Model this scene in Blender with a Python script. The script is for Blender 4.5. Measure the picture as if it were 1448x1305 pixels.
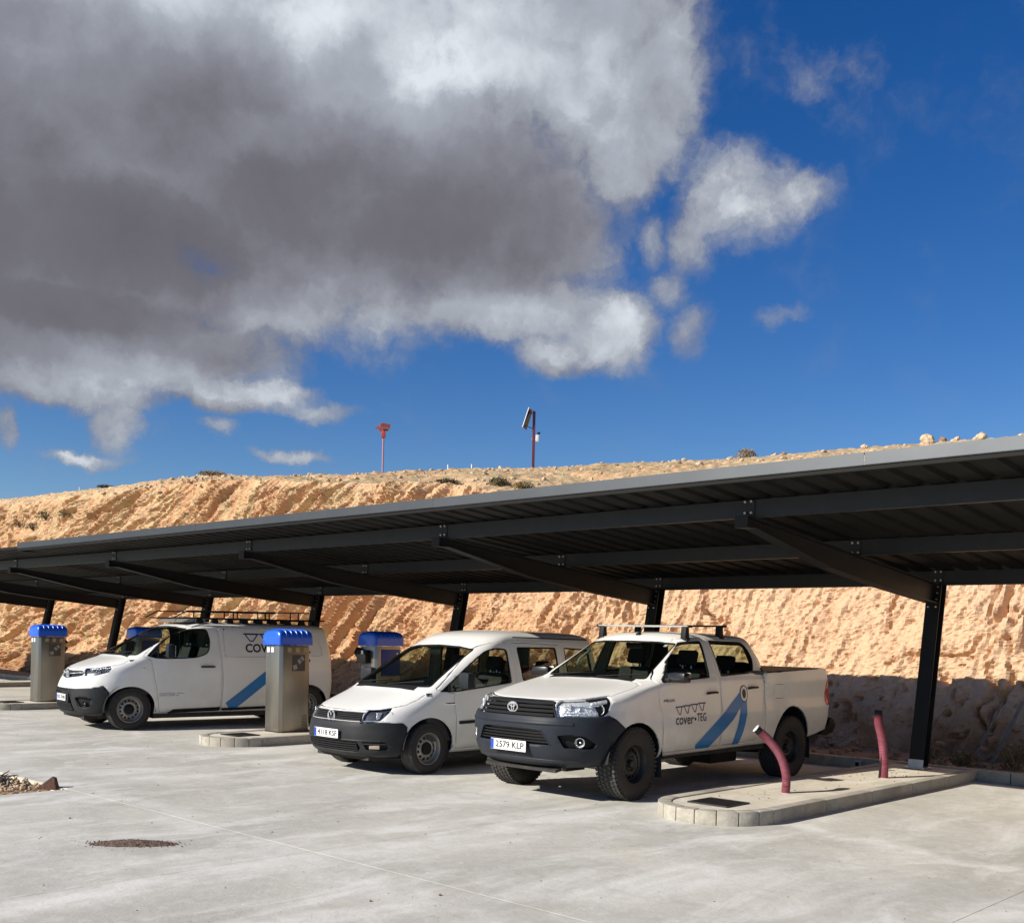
import bpy, bmesh, math, random
import numpy as np
from mathutils import Vector, Matrix
from mathutils.bvhtree import BVHTree
R = math.radians
random.seed(7)
for o in list(bpy.data.objects):
    bpy.data.objects.remove(o)
S = bpy.context.scene
COL = S.collection

# ------------------------------------------------------------------ camera
cd = bpy.data.cameras.new('camera')
cam = bpy.data.objects.new('camera', cd); COL.objects.link(cam)
cam.matrix_world = (Matrix.Translation((5.72267, -9.34994, 1.66166)) @ Matrix.Rotation(R(43.6664), 4, 'Z')
                    @ Matrix.Rotation(R(90), 4, 'X') @ Matrix.Rotation(R(1.24577), 4, 'Z'))
cd.sensor_width = 36; cd.lens = 36 * 1536.46 / 1448
cd.shift_y = (900.16 - 652.5) / 1448
cd.clip_start = 0.1; cd.clip_end = 3000
S.camera = cam
S.view_settings.view_transform = 'Standard'; S.view_settings.look = 'None'
S.view_settings.gamma = 1; S.view_settings.exposure = 0.46
S.view_settings.use_curve_mapping = False
S.render.engine = 'CYCLES'
S.cycles.max_bounces = 8; S.cycles.transparent_max_bounces = 24

# ------------------------------------------------------------------ sun
SUN = Vector((-0.345, -0.795, 0.500)).normalized()      # towards the sun
sl = bpy.data.lights.new('sun', 'SUN'); sl.energy = 5.0; sl.angle = R(0.5); sl.color = (1.0, 0.93, 0.82)
so = bpy.data.objects.new('sun', sl); COL.objects.link(so)
so.rotation_euler = SUN.to_track_quat('Z', 'Y').to_euler(); so.location = (-10, -25, 18)

# ------------------------------------------------------------------ world: physical sky with clouds laid over it by direction
W = bpy.data.worlds.new('World'); S.world = W; W.use_nodes = True
nt = W.node_tree; nt.nodes.clear()
def N(t, **k):
    n = nt.nodes.new(t)
    for a, v in k.items(): setattr(n, a, v)
    return n
def L(a, b): nt.links.new(a, b)
def M(op, a, b=None, c=None, clamp=False):
    n = N('ShaderNodeMath', operation=op); n.use_clamp = clamp
    for i, v in enumerate((a, b, c)):
        if v is None: continue
        if hasattr(v, 'links'): L(v, n.inputs[i])
        else: n.inputs[i].default_value = v
    return n.outputs[0]
def MR(v, a, b, c=0.0, d=1.0, smooth=True):
    n = N('ShaderNodeMapRange'); n.interpolation_type = 'SMOOTHSTEP' if smooth else 'LINEAR'
    L(v, n.inputs[0])
    for i, x in enumerate((a, b, c, d)): n.inputs[1 + i].default_value = x
    return n.outputs[0]
sky = N('ShaderNodeTexSky'); sky.sky_type = 'NISHITA'; sky.sun_disc = False
sky.sun_elevation = R(30); sky.sun_rotation = math.atan2(SUN.x, SUN.y) % (2 * math.pi)
sky.altitude = 900; sky.air_density = 1.0; sky.dust_density = 0.35; sky.ozone_density = 2.5
hs = N('ShaderNodeHueSaturation'); hs.inputs['Saturation'].default_value = 1.38; hs.inputs['Hue'].default_value = 0.514
L(sky.outputs[0], hs.inputs['Color'])
bgsky = N('ShaderNodeBackground'); bgsky.inputs[1].default_value = 0.074
L(hs.outputs[0], bgsky.inputs[0])
tc = N('ShaderNodeTexCoord')
sep = N('ShaderNodeSeparateXYZ'); L(tc.outputs['Generated'], sep.inputs[0])
X_, Y_, Z_ = sep.outputs
az = M('ARCTAN2', X_, Y_)                                # 0 = +Y, positive to +X
az = M('WRAP', M('ADD', az, R(43.6664)), math.pi, -math.pi)   # measured from the row's diagonal
el = M('ARCSINE', Z_)
azel = N('ShaderNodeCombineXYZ'); L(az, azel.inputs[0]); L(el, azel.inputs[1])
# domain warp so that edges fray
nz = N('ShaderNodeTexNoise'); nz.inputs['Scale'].default_value = 9; nz.inputs['Detail'].default_value = 9; nz.inputs['Roughness'].default_value = 0.68
L(azel.outputs[0], nz.inputs['Vector'])
sb = N('ShaderNodeVectorMath', operation='SUBTRACT'); L(nz.outputs['Color'], sb.inputs[0]); sb.inputs[1].default_value = (.5, .5, .5)
sc = N('ShaderNodeVectorMath', operation='SCALE'); L(sb.outputs[0], sc.inputs[0]); sc.inputs['Scale'].default_value = 0.065
wp = N('ShaderNodeVectorMath', operation='ADD'); L(azel.outputs[0], wp.inputs[0]); L(sc.outputs[0], wp.inputs[1])
def AE(px, py):
    a = (px - 724) / 1536.46; e = (900.16 - py) / 1536.46
    cr, sr = math.cos(R(1.24577)), math.sin(R(1.24577))
    a, e = a * cr - e * sr, e * cr + a * sr
    return math.atan(a), math.atan(e / math.sqrt(1 + a * a))
def blobs(lst):
    """smooth maximum of ellipses placed in azimuth / elevation"""
    out = None
    for (px, py, rx, ry, w) in lst:
        a, e = AE(px, py); rx /= 1536.46; ry /= 1536.46; rx *= .95; ry *= .92
        s1 = N('ShaderNodeVectorMath', operation='SUBTRACT'); L(wp.outputs[0], s1.inputs[0]); s1.inputs[1].default_value = (a, e, 0)
        s2 = N('ShaderNodeVectorMath', operation='MULTIPLY'); L(s1.outputs[0], s2.inputs[0]); s2.inputs[1].default_value = (1 / rx, 1 / ry, 0)
        s3 = N('ShaderNodeVectorMath', operation='LENGTH'); L(s2.outputs[0], s3.inputs[0])
        v = MR(s3.outputs['Value'], 1.5, 0.25, 0, w)
        out = v if out is None else M('SMOOTH_MAX', out, v, 0.10)
    return out
cloud = blobs([(420, -10, 360, 130, 1), (150, 120, 420, 270, 1), (480, 230, 400, 220, 1), (-250, 230, 420, 270, 1), (60, 380, 260, 110, 1), (690, 320, 190, 110, 1),
               (780, 50, 210, 140, 1), (910, 100, 95, 150, .85), (880, 210, 80, 110, .7), (150, 480, 250, 75, .95), (380, 420, 150, 70, .8),
               (720, 430, 170, 62, .9), (860, 462, 80, 62, .85), (790, 500, 70, 36, .7), (1040, 275, 90, 78, .55), (1105, 258, 75, 44, .55), (985, 320, 45, 75, .45),
               (925, 330, 30, 45, .4), (985, 462, 36, 50, .48), (1095, 448, 46, 20, .36), (950, 400, 40, 34, .38), (985, 200, 22, 40, .3),
               (330, 555, 130, 34, .75), (435, 582, 80, 20, .5), (165, 590, 40, 50, .62), (90, 545, 150, 34, .75), (125, 640, 62, 15, .55), (2, 606, 18, 32, .55),
               (320, 606, 36, 19, .46), (410, 650, 58, 11, .46), (1180, 105, 110, 60, .20), (1100, 60, 60, 70, .14), (1225, 85, 50, 50, .14)])
fb = N('ShaderNodeTexNoise'); fb.inputs['Scale'].default_value = 13; fb.inputs['Detail'].default_value = 14; fb.inputs['Roughness'].default_value = 0.63
L(wp.outputs[0], fb.inputs['Vector'])
fb2 = N('ShaderNodeTexNoise'); fb2.inputs['Scale'].default_value = 6.5; fb2.inputs['Detail'].default_value = 7; fb2.inputs['Roughness'].default_value = 0.5
L(tc.outputs['Generated'], fb2.inputs['Vector'])
# scattered fair-weather cloud everywhere else
else_ = M('MULTIPLY', MR(M('ABSOLUTE', M('ADD', az, 0.12)), 0.56, 0.75), MR(fb2.outputs[0], .50, .70, 0, .8))
above = M('MULTIPLY', MR(el, 0.58, 0.72), MR(fb2.outputs[0], .50, .70, 0, .85))
cov = M('MAXIMUM', cloud, M('MAXIMUM', else_, above))
dens = M('ADD', cov, M('MULTIPLY', M('SUBTRACT', fb.outputs[0], .5), 1.18))
alpha = MR(dens, 0.06, 0.62)
alpha = M('MAXIMUM', M('MULTIPLY', alpha, MR(cov, 0.0, 0.2)), MR(cov, 0.72, 1.0))
dark = blobs([(100, 330, 440, 110, 1), (520, 290, 330, 130, .95), (-200, 250, 400, 280, 1), (200, 150, 260, 130, .72), (760, 330, 100, 90, .78),
              (100, 430, 260, 60, .95), (330, 490, 130, 40, .65), (500, 80, 80, 50, .35), (60, 30, 220, 60, .6), (290, 575, 120, 16, .35), (960, 330, 50, 60, .25), (800, 520, 60, 14, .3)])
lum = M('SUBTRACT', 0.86, M('MULTIPLY', dark, 0.62))
lite = blobs([(450, 40, 60, 50, 1), (620, 90, 190, 40, .7), (740, 30, 80, 30, .4), (870, 90, 60, 60, .5), (60, 530, 130, 20, .5), (360, 195, 120, 30, .45), (700, 430, 100, 20, .35), (880, 445, 40, 28, .45), (130, 635, 60, 10, .5), (430, 575, 60, 10, .3)])
lum = M('ADD', lum, M('MULTIPLY', lite, 0.22))
lum = M('ADD', lum, M('MULTIPLY', M('SUBTRACT', fb2.outputs[0], .5), 0.62))
lum = M('ADD', lum, M('MULTIPLY', M('SUBTRACT', fb.outputs[0], .5), 0.42))
thin = MR(dens, 0.15, 0.85, 0.66, 1.0)
lum = M('MULTIPLY', lum, thin)
ramp = N('ShaderNodeValToRGB'); L(lum, ramp.inputs[0])
cr = ramp.color_ramp
cr.elements[0].position = 0.05; cr.elements[0].color = (.092, .090, .108, 1)
cr.elements[1].position = 1.0; cr.elements[1].color = (.54, .58, .62, 1)
for p, c in ((.32, (.122, .120, .142, 1)), (.55, (.185, .192, .225, 1)), (.78, (.295, .32, .365, 1))):
    e_ = cr.elements.new(p); e_.color = c
bgc = N('ShaderNodeBackground'); L(ramp.outputs[0], bgc.inputs[0]); bgc.inputs[1].default_value = 1.0
mixs = N('ShaderNodeMixShader'); L(alpha, mixs.inputs[0]); L(bgsky.outputs[0], mixs.inputs[1]); L(bgc.outputs[0], mixs.inputs[2])
wo = N('ShaderNodeOutputWorld'); L(mixs.outputs[0], wo.inputs[0])
W.cycles.sampling_method = 'MANUAL'; W.cycles.sample_map_resolution = 512

# ================================================================== helpers
def tag(o, label=None, cat=None, group=None, kind=None):
    if label: o['label'] = label
    if cat: o['category'] = cat
    if group: o['group'] = group
    if kind: o['kind'] = kind
    return o
def empty(name, loc, rz=0, **k):
    o = bpy.data.objects.new(name, None); COL.objects.link(o); o.location = loc; o.rotation_euler = (0, 0, rz)
    o.empty_display_size = .2
    return tag(o, **k)
def sharpen(me, ang=32):
    bm = bmesh.new(); bm.from_mesh(me)
    c = math.cos(R(ang))
    for e in bm.edges:
        if len(e.link_faces) == 2:
            e.smooth = e.link_faces[0].normal.dot(e.link_faces[1].normal) > c
    for f in bm.faces: f.smooth = True
    bm.to_mesh(me); bm.free()
class MB:
    def __init__(s): s.v = []; s.f = []; s.m = []
    def add(s, v, f, mi=0):
        b = len(s.v); s.v += [tuple(p) for p in v]; s.f += [tuple(i + b for i in q) for q in f]; s.m += [mi] * len(f); return s
    def box(s, c, d, mat=None, bev=0, mi=0):
        x, y, z = [k / 2 for k in d]
        P = [Vector((sx * x, sy * y, sz * z)) for sz in (-1, 1) for sx, sy in ((-1, -1), (1, -1), (1, 1), (-1, 1))]
        if mat is not None: P = [mat @ p for p in P]
        P = [p + Vector(c) for p in P]
        return s.add(P, [(3, 2, 1, 0), (4, 5, 6, 7), (0, 1, 5, 4), (1, 2, 6, 5), (2, 3, 7, 6), (3, 0, 4, 7)], mi)
    def prism(s, poly, axis, a, b, mi=0):
        """poly of 2D points extruded along axis from a to b; 2D axes are the other two in order"""
        o = [i for i in range(3) if i != axis]; n = len(poly); P = []
        for h in (a, b):
            for p in poly:
                q = [0, 0, 0]; q[o[0]] = p[0]; q[o[1]] = p[1]; q[axis] = h; P.append(q)
        F = [tuple(range(n))[::-1], tuple(range(n, 2 * n))] + [(i, (i + 1) % n, n + (i + 1) % n, n + i) for i in range(n)]
        return s.add(P, F, mi)
    def tube(s, path, r, seg=8, ry=None, cap=True, mi=0, up=(0, 0, 1)):
        path = [Vector(p) for p in path]; n = len(path); V = []; F = []
        for i, p in enumerate(path):
            t = (path[min(i + 1, n - 1)] - path[max(i - 1, 0)]).normalized()
            u = Vector(up); u = u - t * u.dot(t)
            if u.length < .05: u = Vector((1, 0, 0)) - t * t.x
            u.normalize(); w = t.cross(u)
            rr = r[i] if hasattr(r, '__len__') else r
            r2 = rr if ry is None else ry
            off = math.pi / seg if seg == 4 else 0
            k = math.sqrt(2) if seg == 4 else 1
            for j in range(seg):
                a = 2 * math.pi * j / seg + off
                V.append(p + w * math.cos(a) * rr * k + u * math.sin(a) * r2 * k)
        for i in range(n - 1):
            for j in range(seg):
                k = (j + 1) % seg
                F.append((i * seg + j, i * seg + k, (i + 1) * seg + k, (i + 1) * seg + j))
        if cap: F += [tuple(range(seg))[::-1], tuple((n - 1) * seg + j for j in range(seg))]
        return s.add(V, F, mi)
    def lathe(s, prof, seg=32, mat=None, skip=None, mi=0, close=False):
        """prof: (radius, along-axis) round the Y axis"""
        V = []; F = []; n = len(prof)
        for r_, y in prof:
            for j in range(seg):
                a = 2 * math.pi * j / seg
                V.append(Vector((r_ * math.cos(a), y, r_ * math.sin(a))))
        for i in range(n if close else n - 1):
            i2 = (i + 1) % n
            for j in range(seg):
                if skip and skip(i, j): continue
                k = (j + 1) % seg
                F.append((i * seg + j, i2 * seg + j, i2 * seg + k, i * seg + k))
        if mat is not None: V = [mat @ v for v in V]
        return s.add(V, F, mi)
    def build(s, name, mat, parent=None, smooth=True, ang=32, bevel=0, loc=None, **k):
        me = bpy.data.meshes.new(name); me.from_pydata(s.v, [], s.f); me.update()
        for m in (mat if isinstance(mat, (list, tuple)) else [mat]): me.materials.append(m)
        if any(s.m): me.polygons.foreach_set('material_index', s.m)
        bm = bmesh.new(); bm.from_mesh(me)
        bmesh.ops.recalc_face_normals(bm, faces=bm.faces)
        if bevel: bmesh.ops.bevel(bm, geom=[e for e in bm.edges if len(e.link_faces) == 2 and e.calc_face_angle(0) > .5], offset=bevel, segments=2, affect='EDGES', profile=.6)
        bm.to_mesh(me); bm.free()
        if smooth: sharpen(me, ang)
        o = bpy.data.objects.new(name, me); COL.objects.link(o)
        if parent: o.parent = parent
        if loc: o.location = loc
        return tag(o, **k)
def Rz(a): return Matrix.Rotation(a, 3, 'Z')

# ---- value noise
def _h(ix, iy, iz):
    h = (ix.astype(np.int64) * 374761393 + iy.astype(np.int64) * 668265263 + iz.astype(np.int64) * 2147483647 * 31) & 0x7fffffff
    h = ((h ^ (h >> 13)) * 1274126177) & 0x7fffffff
    h = ((h ^ (h >> 15)) * 2246822519) & 0x7fffffff
    return (h & 0xffff) / 65535.0
def vn(x, y, z=0.0):
    x = np.asarray(x, float); y = np.asarray(y, float) + 0 * x; z = np.asarray(z, float) + 0 * x
    ix, iy, iz = np.floor(x), np.floor(y), np.floor(z); fx, fy, fz = x - ix, y - iy, z - iz
    u, v, w = [t * t * t * (t * (t * 6 - 15) + 10) for t in (fx, fy, fz)]
    r = 0
    for a in (0, 1):
        for b in (0, 1):
            for c in (0, 1):
                r = r + _h(ix + a, iy + b, iz + c) * (u if a else 1 - u) * (v if b else 1 - v) * (w if c else 1 - w)
    return r
def fbm(x, y, z=0.0, o=4, g=.5):
    s = 0; a = 1; t = 0
    for i in range(o):
        s = s + a * vn(x * 2 ** i + 17.3 * i, y * 2 ** i + 5.1 * i, np.asarray(z) * 2 ** i + 3.7 * i); t += a; a *= g
    return s / t
def ridged(x, y, z=0.0, o=3):
    s = 0; a = 1; t = 0
    for i in range(o):
        s = s + a * (1 - np.abs(2 * vn(x * 2 ** i + 11.7 * i, y * 2 ** i + 4.3 * i, np.asarray(z) + i) - 1)); t += a; a *= .5
    return s / t
def smooth01(t): t = np.clip(t, 0, 1); return t * t * (3 - 2 * t)

# ================================================================== materials
MATS = {}
def mat(name, col, rough=.5, metal=0, var=0, vscale=4, bump=0, bscale=40, spec=.5, coat=0, col2=None, dirt=None, detail=6, vscalev=None):
    m = bpy.data.materials.new(name); m.use_nodes = True; t = m.node_tree; b = t.nodes['Principled BSDF']
    b.inputs['Roughness'].default_value = rough; b.inputs['Metallic'].default_value = metal
    b.inputs['Specular IOR Level'].default_value = spec; b.inputs['Coat Weight'].default_value = coat; b.inputs['Coat Roughness'].default_value = .08
    c = (*col, 1); b.inputs['Base Color'].default_value = c
    tcn = t.nodes.new('ShaderNodeTexCoord')
    src = None
    if var or col2:
        n = t.nodes.new('ShaderNodeTexNoise'); n.inputs['Scale'].default_value = vscale; n.inputs['Detail'].default_value = detail; n.inputs['Roughness'].default_value = .62
        mp = t.nodes.new('ShaderNodeMapping'); mp.inputs['Scale'].default_value = vscalev or (1, 1, 1)
        t.links.new(tcn.outputs['Object'], mp.inputs[0]); t.links.new(mp.outputs[0], n.inputs['Vector'])
        r = t.nodes.new('ShaderNodeValToRGB'); t.links.new(n.outputs[0], r.inputs[0])
        c2 = col2 or tuple(x * (1 - var) for x in col); c1 = col if col2 else tuple(x * (1 + var) for x in col)
        r.color_ramp.elements[0].position = .33; r.color_ramp.elements[0].color = (*c2, 1)
        r.color_ramp.elements[1].position = .67; r.color_ramp.elements[1].color = (*c1, 1)
        t.links.new(r.outputs[0], b.inputs['Base Color']); src = r.outputs[0]
    if dirt:   # road dust thickest low down on the panels
        dc, z0, z1, amt = dirt
        sx = t.nodes.new('ShaderNodeSeparateXYZ'); t.links.new(tcn.outputs['Object'], sx.inputs[0])
        n2 = t.nodes.new('ShaderNodeTexNoise'); n2.inputs['Scale'].default_value = 5; n2.inputs['Detail'].default_value = 8; t.links.new(tcn.outputs['Object'], n2.inputs['Vector'])
        mr = t.nodes.new('ShaderNodeMapRange'); t.links.new(sx.outputs[2], mr.inputs[0])
        mr.inputs[1].default_value = z0; mr.inputs[2].default_value = z1; mr.inputs[3].default_value = 1; mr.inputs[4].default_value = .12
        mu = t.nodes.new('ShaderNodeMath'); mu.operation = 'MULTIPLY'; t.links.new(mr.outputs[0], mu.inputs[0])
        m3 = t.nodes.new('ShaderNodeMapRange'); t.links.new(n2.outputs[0], m3.inputs[0]); m3.inputs[1].default_value = .3; m3.inputs[2].default_value = .7; m3.inputs[3].default_value = amt * .4; m3.inputs[4].default_value = amt
        t.links.new(m3.outputs[0], mu.inputs[1])
        mx = t.nodes.new('ShaderNodeMix'); mx.data_type = 'RGBA'; t.links.new(mu.outputs[0], mx.inputs[0])
        if src: t.links.new(src, mx.inputs[6])
        else: mx.inputs[6].default_value = c
        mx.inputs[7].default_value = (*dc, 1); t.links.new(mx.outputs[2], b.inputs['Base Color'])
        m4 = t.nodes.new('ShaderNodeMapRange'); t.links.new(mu.outputs[0], m4.inputs[0]); m4.inputs[3].default_value = rough; m4.inputs[4].default_value = .8
        t.links.new(m4.outputs[0], b.inputs['Roughness'])
    if bump:
        n = t.nodes.new('ShaderNodeTexNoise'); n.inputs['Scale'].default_value = bscale; n.inputs['Detail'].default_value = 6
        t.links.new(tcn.outputs['Object'], n.inputs['Vector'])
        bp = t.nodes.new('ShaderNodeBump'); bp.inputs['Strength'].default_value = bump; bp.inputs['Distance'].default_value = .02
        t.links.new(n.outputs[0], bp.inputs['Height']); t.links.new(bp.outputs[0], b.inputs['Normal'])
    MATS[name] = m; return m
def glassmat(name, tint, refl=1.0, rough=0.0):
    m = bpy.data.materials.new(name); m.use_nodes = True; t = m.node_tree; t.nodes.clear()
    o = t.nodes.new('ShaderNodeOutputMaterial'); tr = t.nodes.new('ShaderNodeBsdfTransparent'); tr.inputs[0].default_value = (*tint, 1)
    g = t.nodes.new('ShaderNodeBsdfGlossy'); g.inputs['Roughness'].default_value = rough; g.inputs[0].default_value = (.9, .95, 1, 1)
    f = t.nodes.new('ShaderNodeFresnel'); ge = t.nodes.new('ShaderNodeNewGeometry'); mi = t.nodes.new('ShaderNodeMapRange'); mi.inputs[3].default_value = 1.5; mi.inputs[4].default_value = 1 / 1.5; t.links.new(ge.outputs['Backfacing'], mi.inputs[0]); t.links.new(mi.outputs[0], f.inputs[0])
    mu = t.nodes.new('ShaderNodeMath'); mu.operation = 'MULTIPLY'; mu.inputs[1].default_value = refl; t.links.new(f.outputs[0], mu.inputs[0])
    mx = t.nodes.new('ShaderNodeMixShader'); t.links.new(mu.outputs[0], mx.inputs[0]); t.links.new(tr.outputs[0], mx.inputs[1]); t.links.new(g.outputs[0], mx.inputs[2]); t.links.new(mx.outputs[0], o.inputs[0])
    return m
DUST = (.36, .31, .24)
PAINT = mat('white_paint', (.81, .80, .76), .32, coat=.5, var=.03, vscale=2, dirt=(DUST, .35, 1.05, .75))
PAINT_CLEAN = mat('white_paint_clean', (.80, .80, .78), .3, coat=.6, var=.02, vscale=2, dirt=(DUST, .25, .9, .45))
PLAST = mat('dark_bumper_plastic', (.019, .024, .033), .45, var=.15, vscale=6, bump=.06, bscale=300, spec=.13, dirt=(DUST, .3, .9, .05))
PLAST2 = mat('charcoal_bumper_plastic', (.020, .023, .027), .5, var=.15, vscale=6, bump=.06, bscale=300, spec=.13, dirt=(DUST, .2, .8, .06))
BLACK = mat('gloss_black', (.012, .012, .013), .25)
BLACKM = mat('matt_black', (.010, .010, .011), .6, spec=.2)
SEAL = mat('door_gap_rubber', (.018, .017, .016), .9, spec=.1)
RUBBER = mat('tyre_rubber', (.016, .015, .015), .75, bump=.1, bscale=80, dirt=(DUST, -.4, .3, .22))
TREAD = mat('tyre_tread_rubber', (.045, .043, .040), .8, var=.3, vscale=20)
STEEL_RIM = mat('silver_steel_rim', (.30, .29, .27), .45, .7, var=.15, vscale=10)
DARK_RIM = mat('dark_steel_rim', (.045, .043, .042), .5, .5, var=.2, vscale=10)
CHROME = mat('chrome', (.82, .83, .84), .2, .7)
LAMPR = mat('lamp_reflector', (.80, .81, .82), .28, .45, bump=.9, bscale=45)
LAMPD = mat('lamp_housing', (.05, .05, .055), .3)
GLASS = glassmat('window_glass', (.66, .73, .64), 1.0)
GLASSD = glassmat('privacy_glass', (.45, .50, .46), 1.0)
LENS = glassmat('clear_lens', (.93, .95, .97), 1.2)
REDL = mat('red_lens', (.55, .015, .015), .15, coat=1)
ORANGEL = mat('amber_lens', (.8, .25, .03), .2, coat=1)
SEAT = mat('seat_fabric', (.022, .022, .026), .9, var=.3, vscale=30)
TRIM = mat('interior_trim', (.05, .052, .055), .75)
TRIML = mat('light_interior_trim', (.30, .31, .30), .7)
PLATEW = mat('plate_white', (.78, .78, .76), .4)
EUBLUE = mat('plate_blue', (.01, .06, .42), .4)
INK = mat('black_lettering', (.012, .012, .015), .4)
BLUE1 = mat('blue_vinyl', (.012, .19, .50), .35, col2=(.010, .14, .36), vscale=1.2)
NAVY = mat('navy_vinyl', (.01, .03, .12), .35)
PAPER = mat('paper', (.75, .78, .80), .7)
SILVERBAR = mat('aluminium_bar', (.66, .66, .64), .4, .25)
UNDER = mat('underbody', (.03, .027, .024), .8, var=.4, vscale=8)
CONC = None

# ================================================================== shell tools for the vehicles
def pchip(ys, t):
    ys = np.array(ys, float); n = len(ys); d = np.diff(ys); m = np.zeros(n)
    for i in range(1, n - 1):
        m[i] = 0 if d[i - 1] * d[i] <= 0 else 2 * d[i - 1] * d[i] / (d[i - 1] + d[i])
    m[0] = d[0]; m[-1] = d[-1]
    i = np.clip(np.floor(t).astype(int), 0, n - 2); u = t - i
    return ((2 * u ** 3 - 3 * u ** 2 + 1) * ys[i] + (u ** 3 - 2 * u ** 2 + u) * m[i] + (-2 * u ** 3 + 3 * u ** 2) * ys[i + 1] + (u ** 3 - u ** 2) * m[i + 1])
def make_shell(levels, sub=4, NF=18, NS=34, NR=12, barrel=.02, post=None):
    lv = np.array(levels, float); t = np.linspace(0, len(lv) - 1, (len(lv) - 1) * sub + 1)
    C = [pchip(lv[:, k], t) for k in range(lv.shape[1])]
    V = []; nc = NF + NS + NR - 1
    for i in range(len(t)):
        z, hw, xf, a, m, xr, ar, mr = [c[i] for c in C]
        row = []
        for j in range(NF):
            th = (j / (NF - 1)) * math.pi / 2
            row.append((xf - a + a * max(math.cos(th), 0) ** (2 / m), hw * math.sin(th) ** (2 / m)))
        xa, xb = xf - a, xr + ar
        for j in range(1, NS):
            row.append((xa + (xb - xa) * j / NS, hw))
        for j in range(NR):
            th = (1 - j / (NR - 1)) * math.pi / 2
            row.append((xr + ar - ar * max(math.cos(th), 0) ** (2 / mr), hw * math.sin(th) ** (2 / mr)))
        L0 = (xf + xr) / 2; LL = max((xf - xr) / 2, .01)
        for x, y in row:
            y2 = y * (1 - barrel * ((x - L0) / LL) ** 2 * (1 if hw > .3 else 0)); p = (x, y2, z)
            V.append(post(p, hw) if post else p)
    nr = len(row); F = []
    for i in range(len(t) - 1):
        for j in range(nr - 1):
            a = i * nr + j; F.append((a, a + 1, a + nr + 1, a + nr))
    me = bpy.data.meshes.new('tmp'); me.from_pydata(V, [], F)
    bm = bmesh.new(); bm.from_mesh(me); bpy.data.meshes.remove(me)
    bmesh.ops.remove_doubles(bm, verts=bm.verts, dist=1e-5)
    bmesh.ops.dissolve_degenerate(bm, edges=bm.edges, dist=1e-5)
    bmesh.ops.recalc_face_normals(bm, faces=bm.faces)
    s = sum((f.normal.y * f.calc_area() for f in bm.faces))
    if s < 0: bmesh.ops.reverse_faces(bm, faces=bm.faces)
    bm.faces.layers.int.new('rid')
    return bm
def inside(p, poly):
    x, y = p; c = False; n = len(poly); j = n - 1
    for i in range(n):
        xi, yi = poly[i]; xj, yj = poly[j]
        if (yi > y) != (yj > y) and x < (xj - xi) * (y - yi) / (yj - yi) + xi: c = not c
        j = i
    return c
def inset(poly, d):
    n = len(poly); A = sum(poly[i][0] * poly[(i + 1) % n][1] - poly[(i + 1) % n][0] * poly[i][1] for i in range(n))
    s = 1 if A > 0 else -1; out = []
    for i in range(n):
        p0, p1, p2 = [Vector(poly[(i + k) % n]) for k in (-1, 0, 1)]
        e1 = (p1 - p0).normalized(); e2 = (p2 - p1).normalized()
        n1 = Vector((-e1.y, e1.x)) * s; n2 = Vector((-e2.y, e2.x)) * s
        b = n1 + n2
        if b.length < 1e-4: out.append(tuple(p1 + n1 * d)); continue
        b.normalize(); out.append(tuple(p1 + b * d / max(b.dot(n1), .35)))
    return out
def rnd(poly, r=.04, k=4):
    """round the corners of a polygon; r may be one value per corner"""
    n = len(poly); out = []
    for i in range(n):
        p0, p1, p2 = [Vector(poly[(i + q) % n]) for q in (-1, 0, 1)]
        rr = r[i] if hasattr(r, '__len__') else r
        d1 = (p0 - p1); d2 = (p2 - p1); rr = min(rr, d1.length * .45, d2.length * .45)
        if rr < 1e-3: out.append(tuple(p1)); continue
        a = p1 + d1.normalized() * rr; b = p1 + d2.normalized() * rr
        for q in range(k + 1):
            t = q / k; out.append(tuple(a * (1 - t) ** 2 + p1 * 2 * t * (1 - t) + b * t * t))
    return out
AX = {'side': (0, 2), 'front': (1, 2), 'top': (0, 1)}
def cutlines(bm, dom, poly, where=None):
    i, j = AX[dom]; n = len(poly)
    for k in range(n):
        p, q = poly[k], poly[(k + 1) % n]
        if math.hypot(q[0] - p[0], q[1] - p[1]) < 1e-5: continue
        lo = (min(p[0], q[0]) - .002, min(p[1], q[1]) - .002); hi = (max(p[0], q[0]) + .002, max(p[1], q[1]) + .002)
        fs = []
        for f in bm.faces:
            a = [v.co[i] for v in f.verts]
            if min(a) > hi[0] or max(a) < lo[0]: continue
            b = [v.co[j] for v in f.verts]
            if min(b) > hi[1] or max(b) < lo[1]: continue
            if where and not where(f.calc_center_median(), f.normal): continue
            fs.append(f)
        if not fs: continue
        no = [0, 0, 0]; no[i] = -(q[1] - p[1]); no[j] = q[0] - p[0]; co = [0, 0, 0]; co[i] = p[0]; co[j] = p[1]
        es = {e for f in fs for e in f.edges}; vs = {v for f in fs for v in f.verts}
        bmesh.ops.bisect_plane(bm, geom=fs + list(es) + list(vs), dist=1e-5, plane_co=co, plane_no=Vector(no).normalized())
def mark(bm, tests, rid, base=None, where=None):
    ly = bm.faces.layers.int['rid']
    for f in bm.faces:
        if base is not None and f[ly] not in base: continue
        c = f.calc_center_median()
        if where and not where(c, f.normal): continue
        if all(inside((c[AX[d][0]], c[AX[d][1]]), p) for d, p in tests): f[ly] = rid
def cut(bm, rid, *tests, base=None, where=None):
    for d, p in tests: cutlines(bm, d, p, where)
    mark(bm, tests, rid, base, where)
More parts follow.
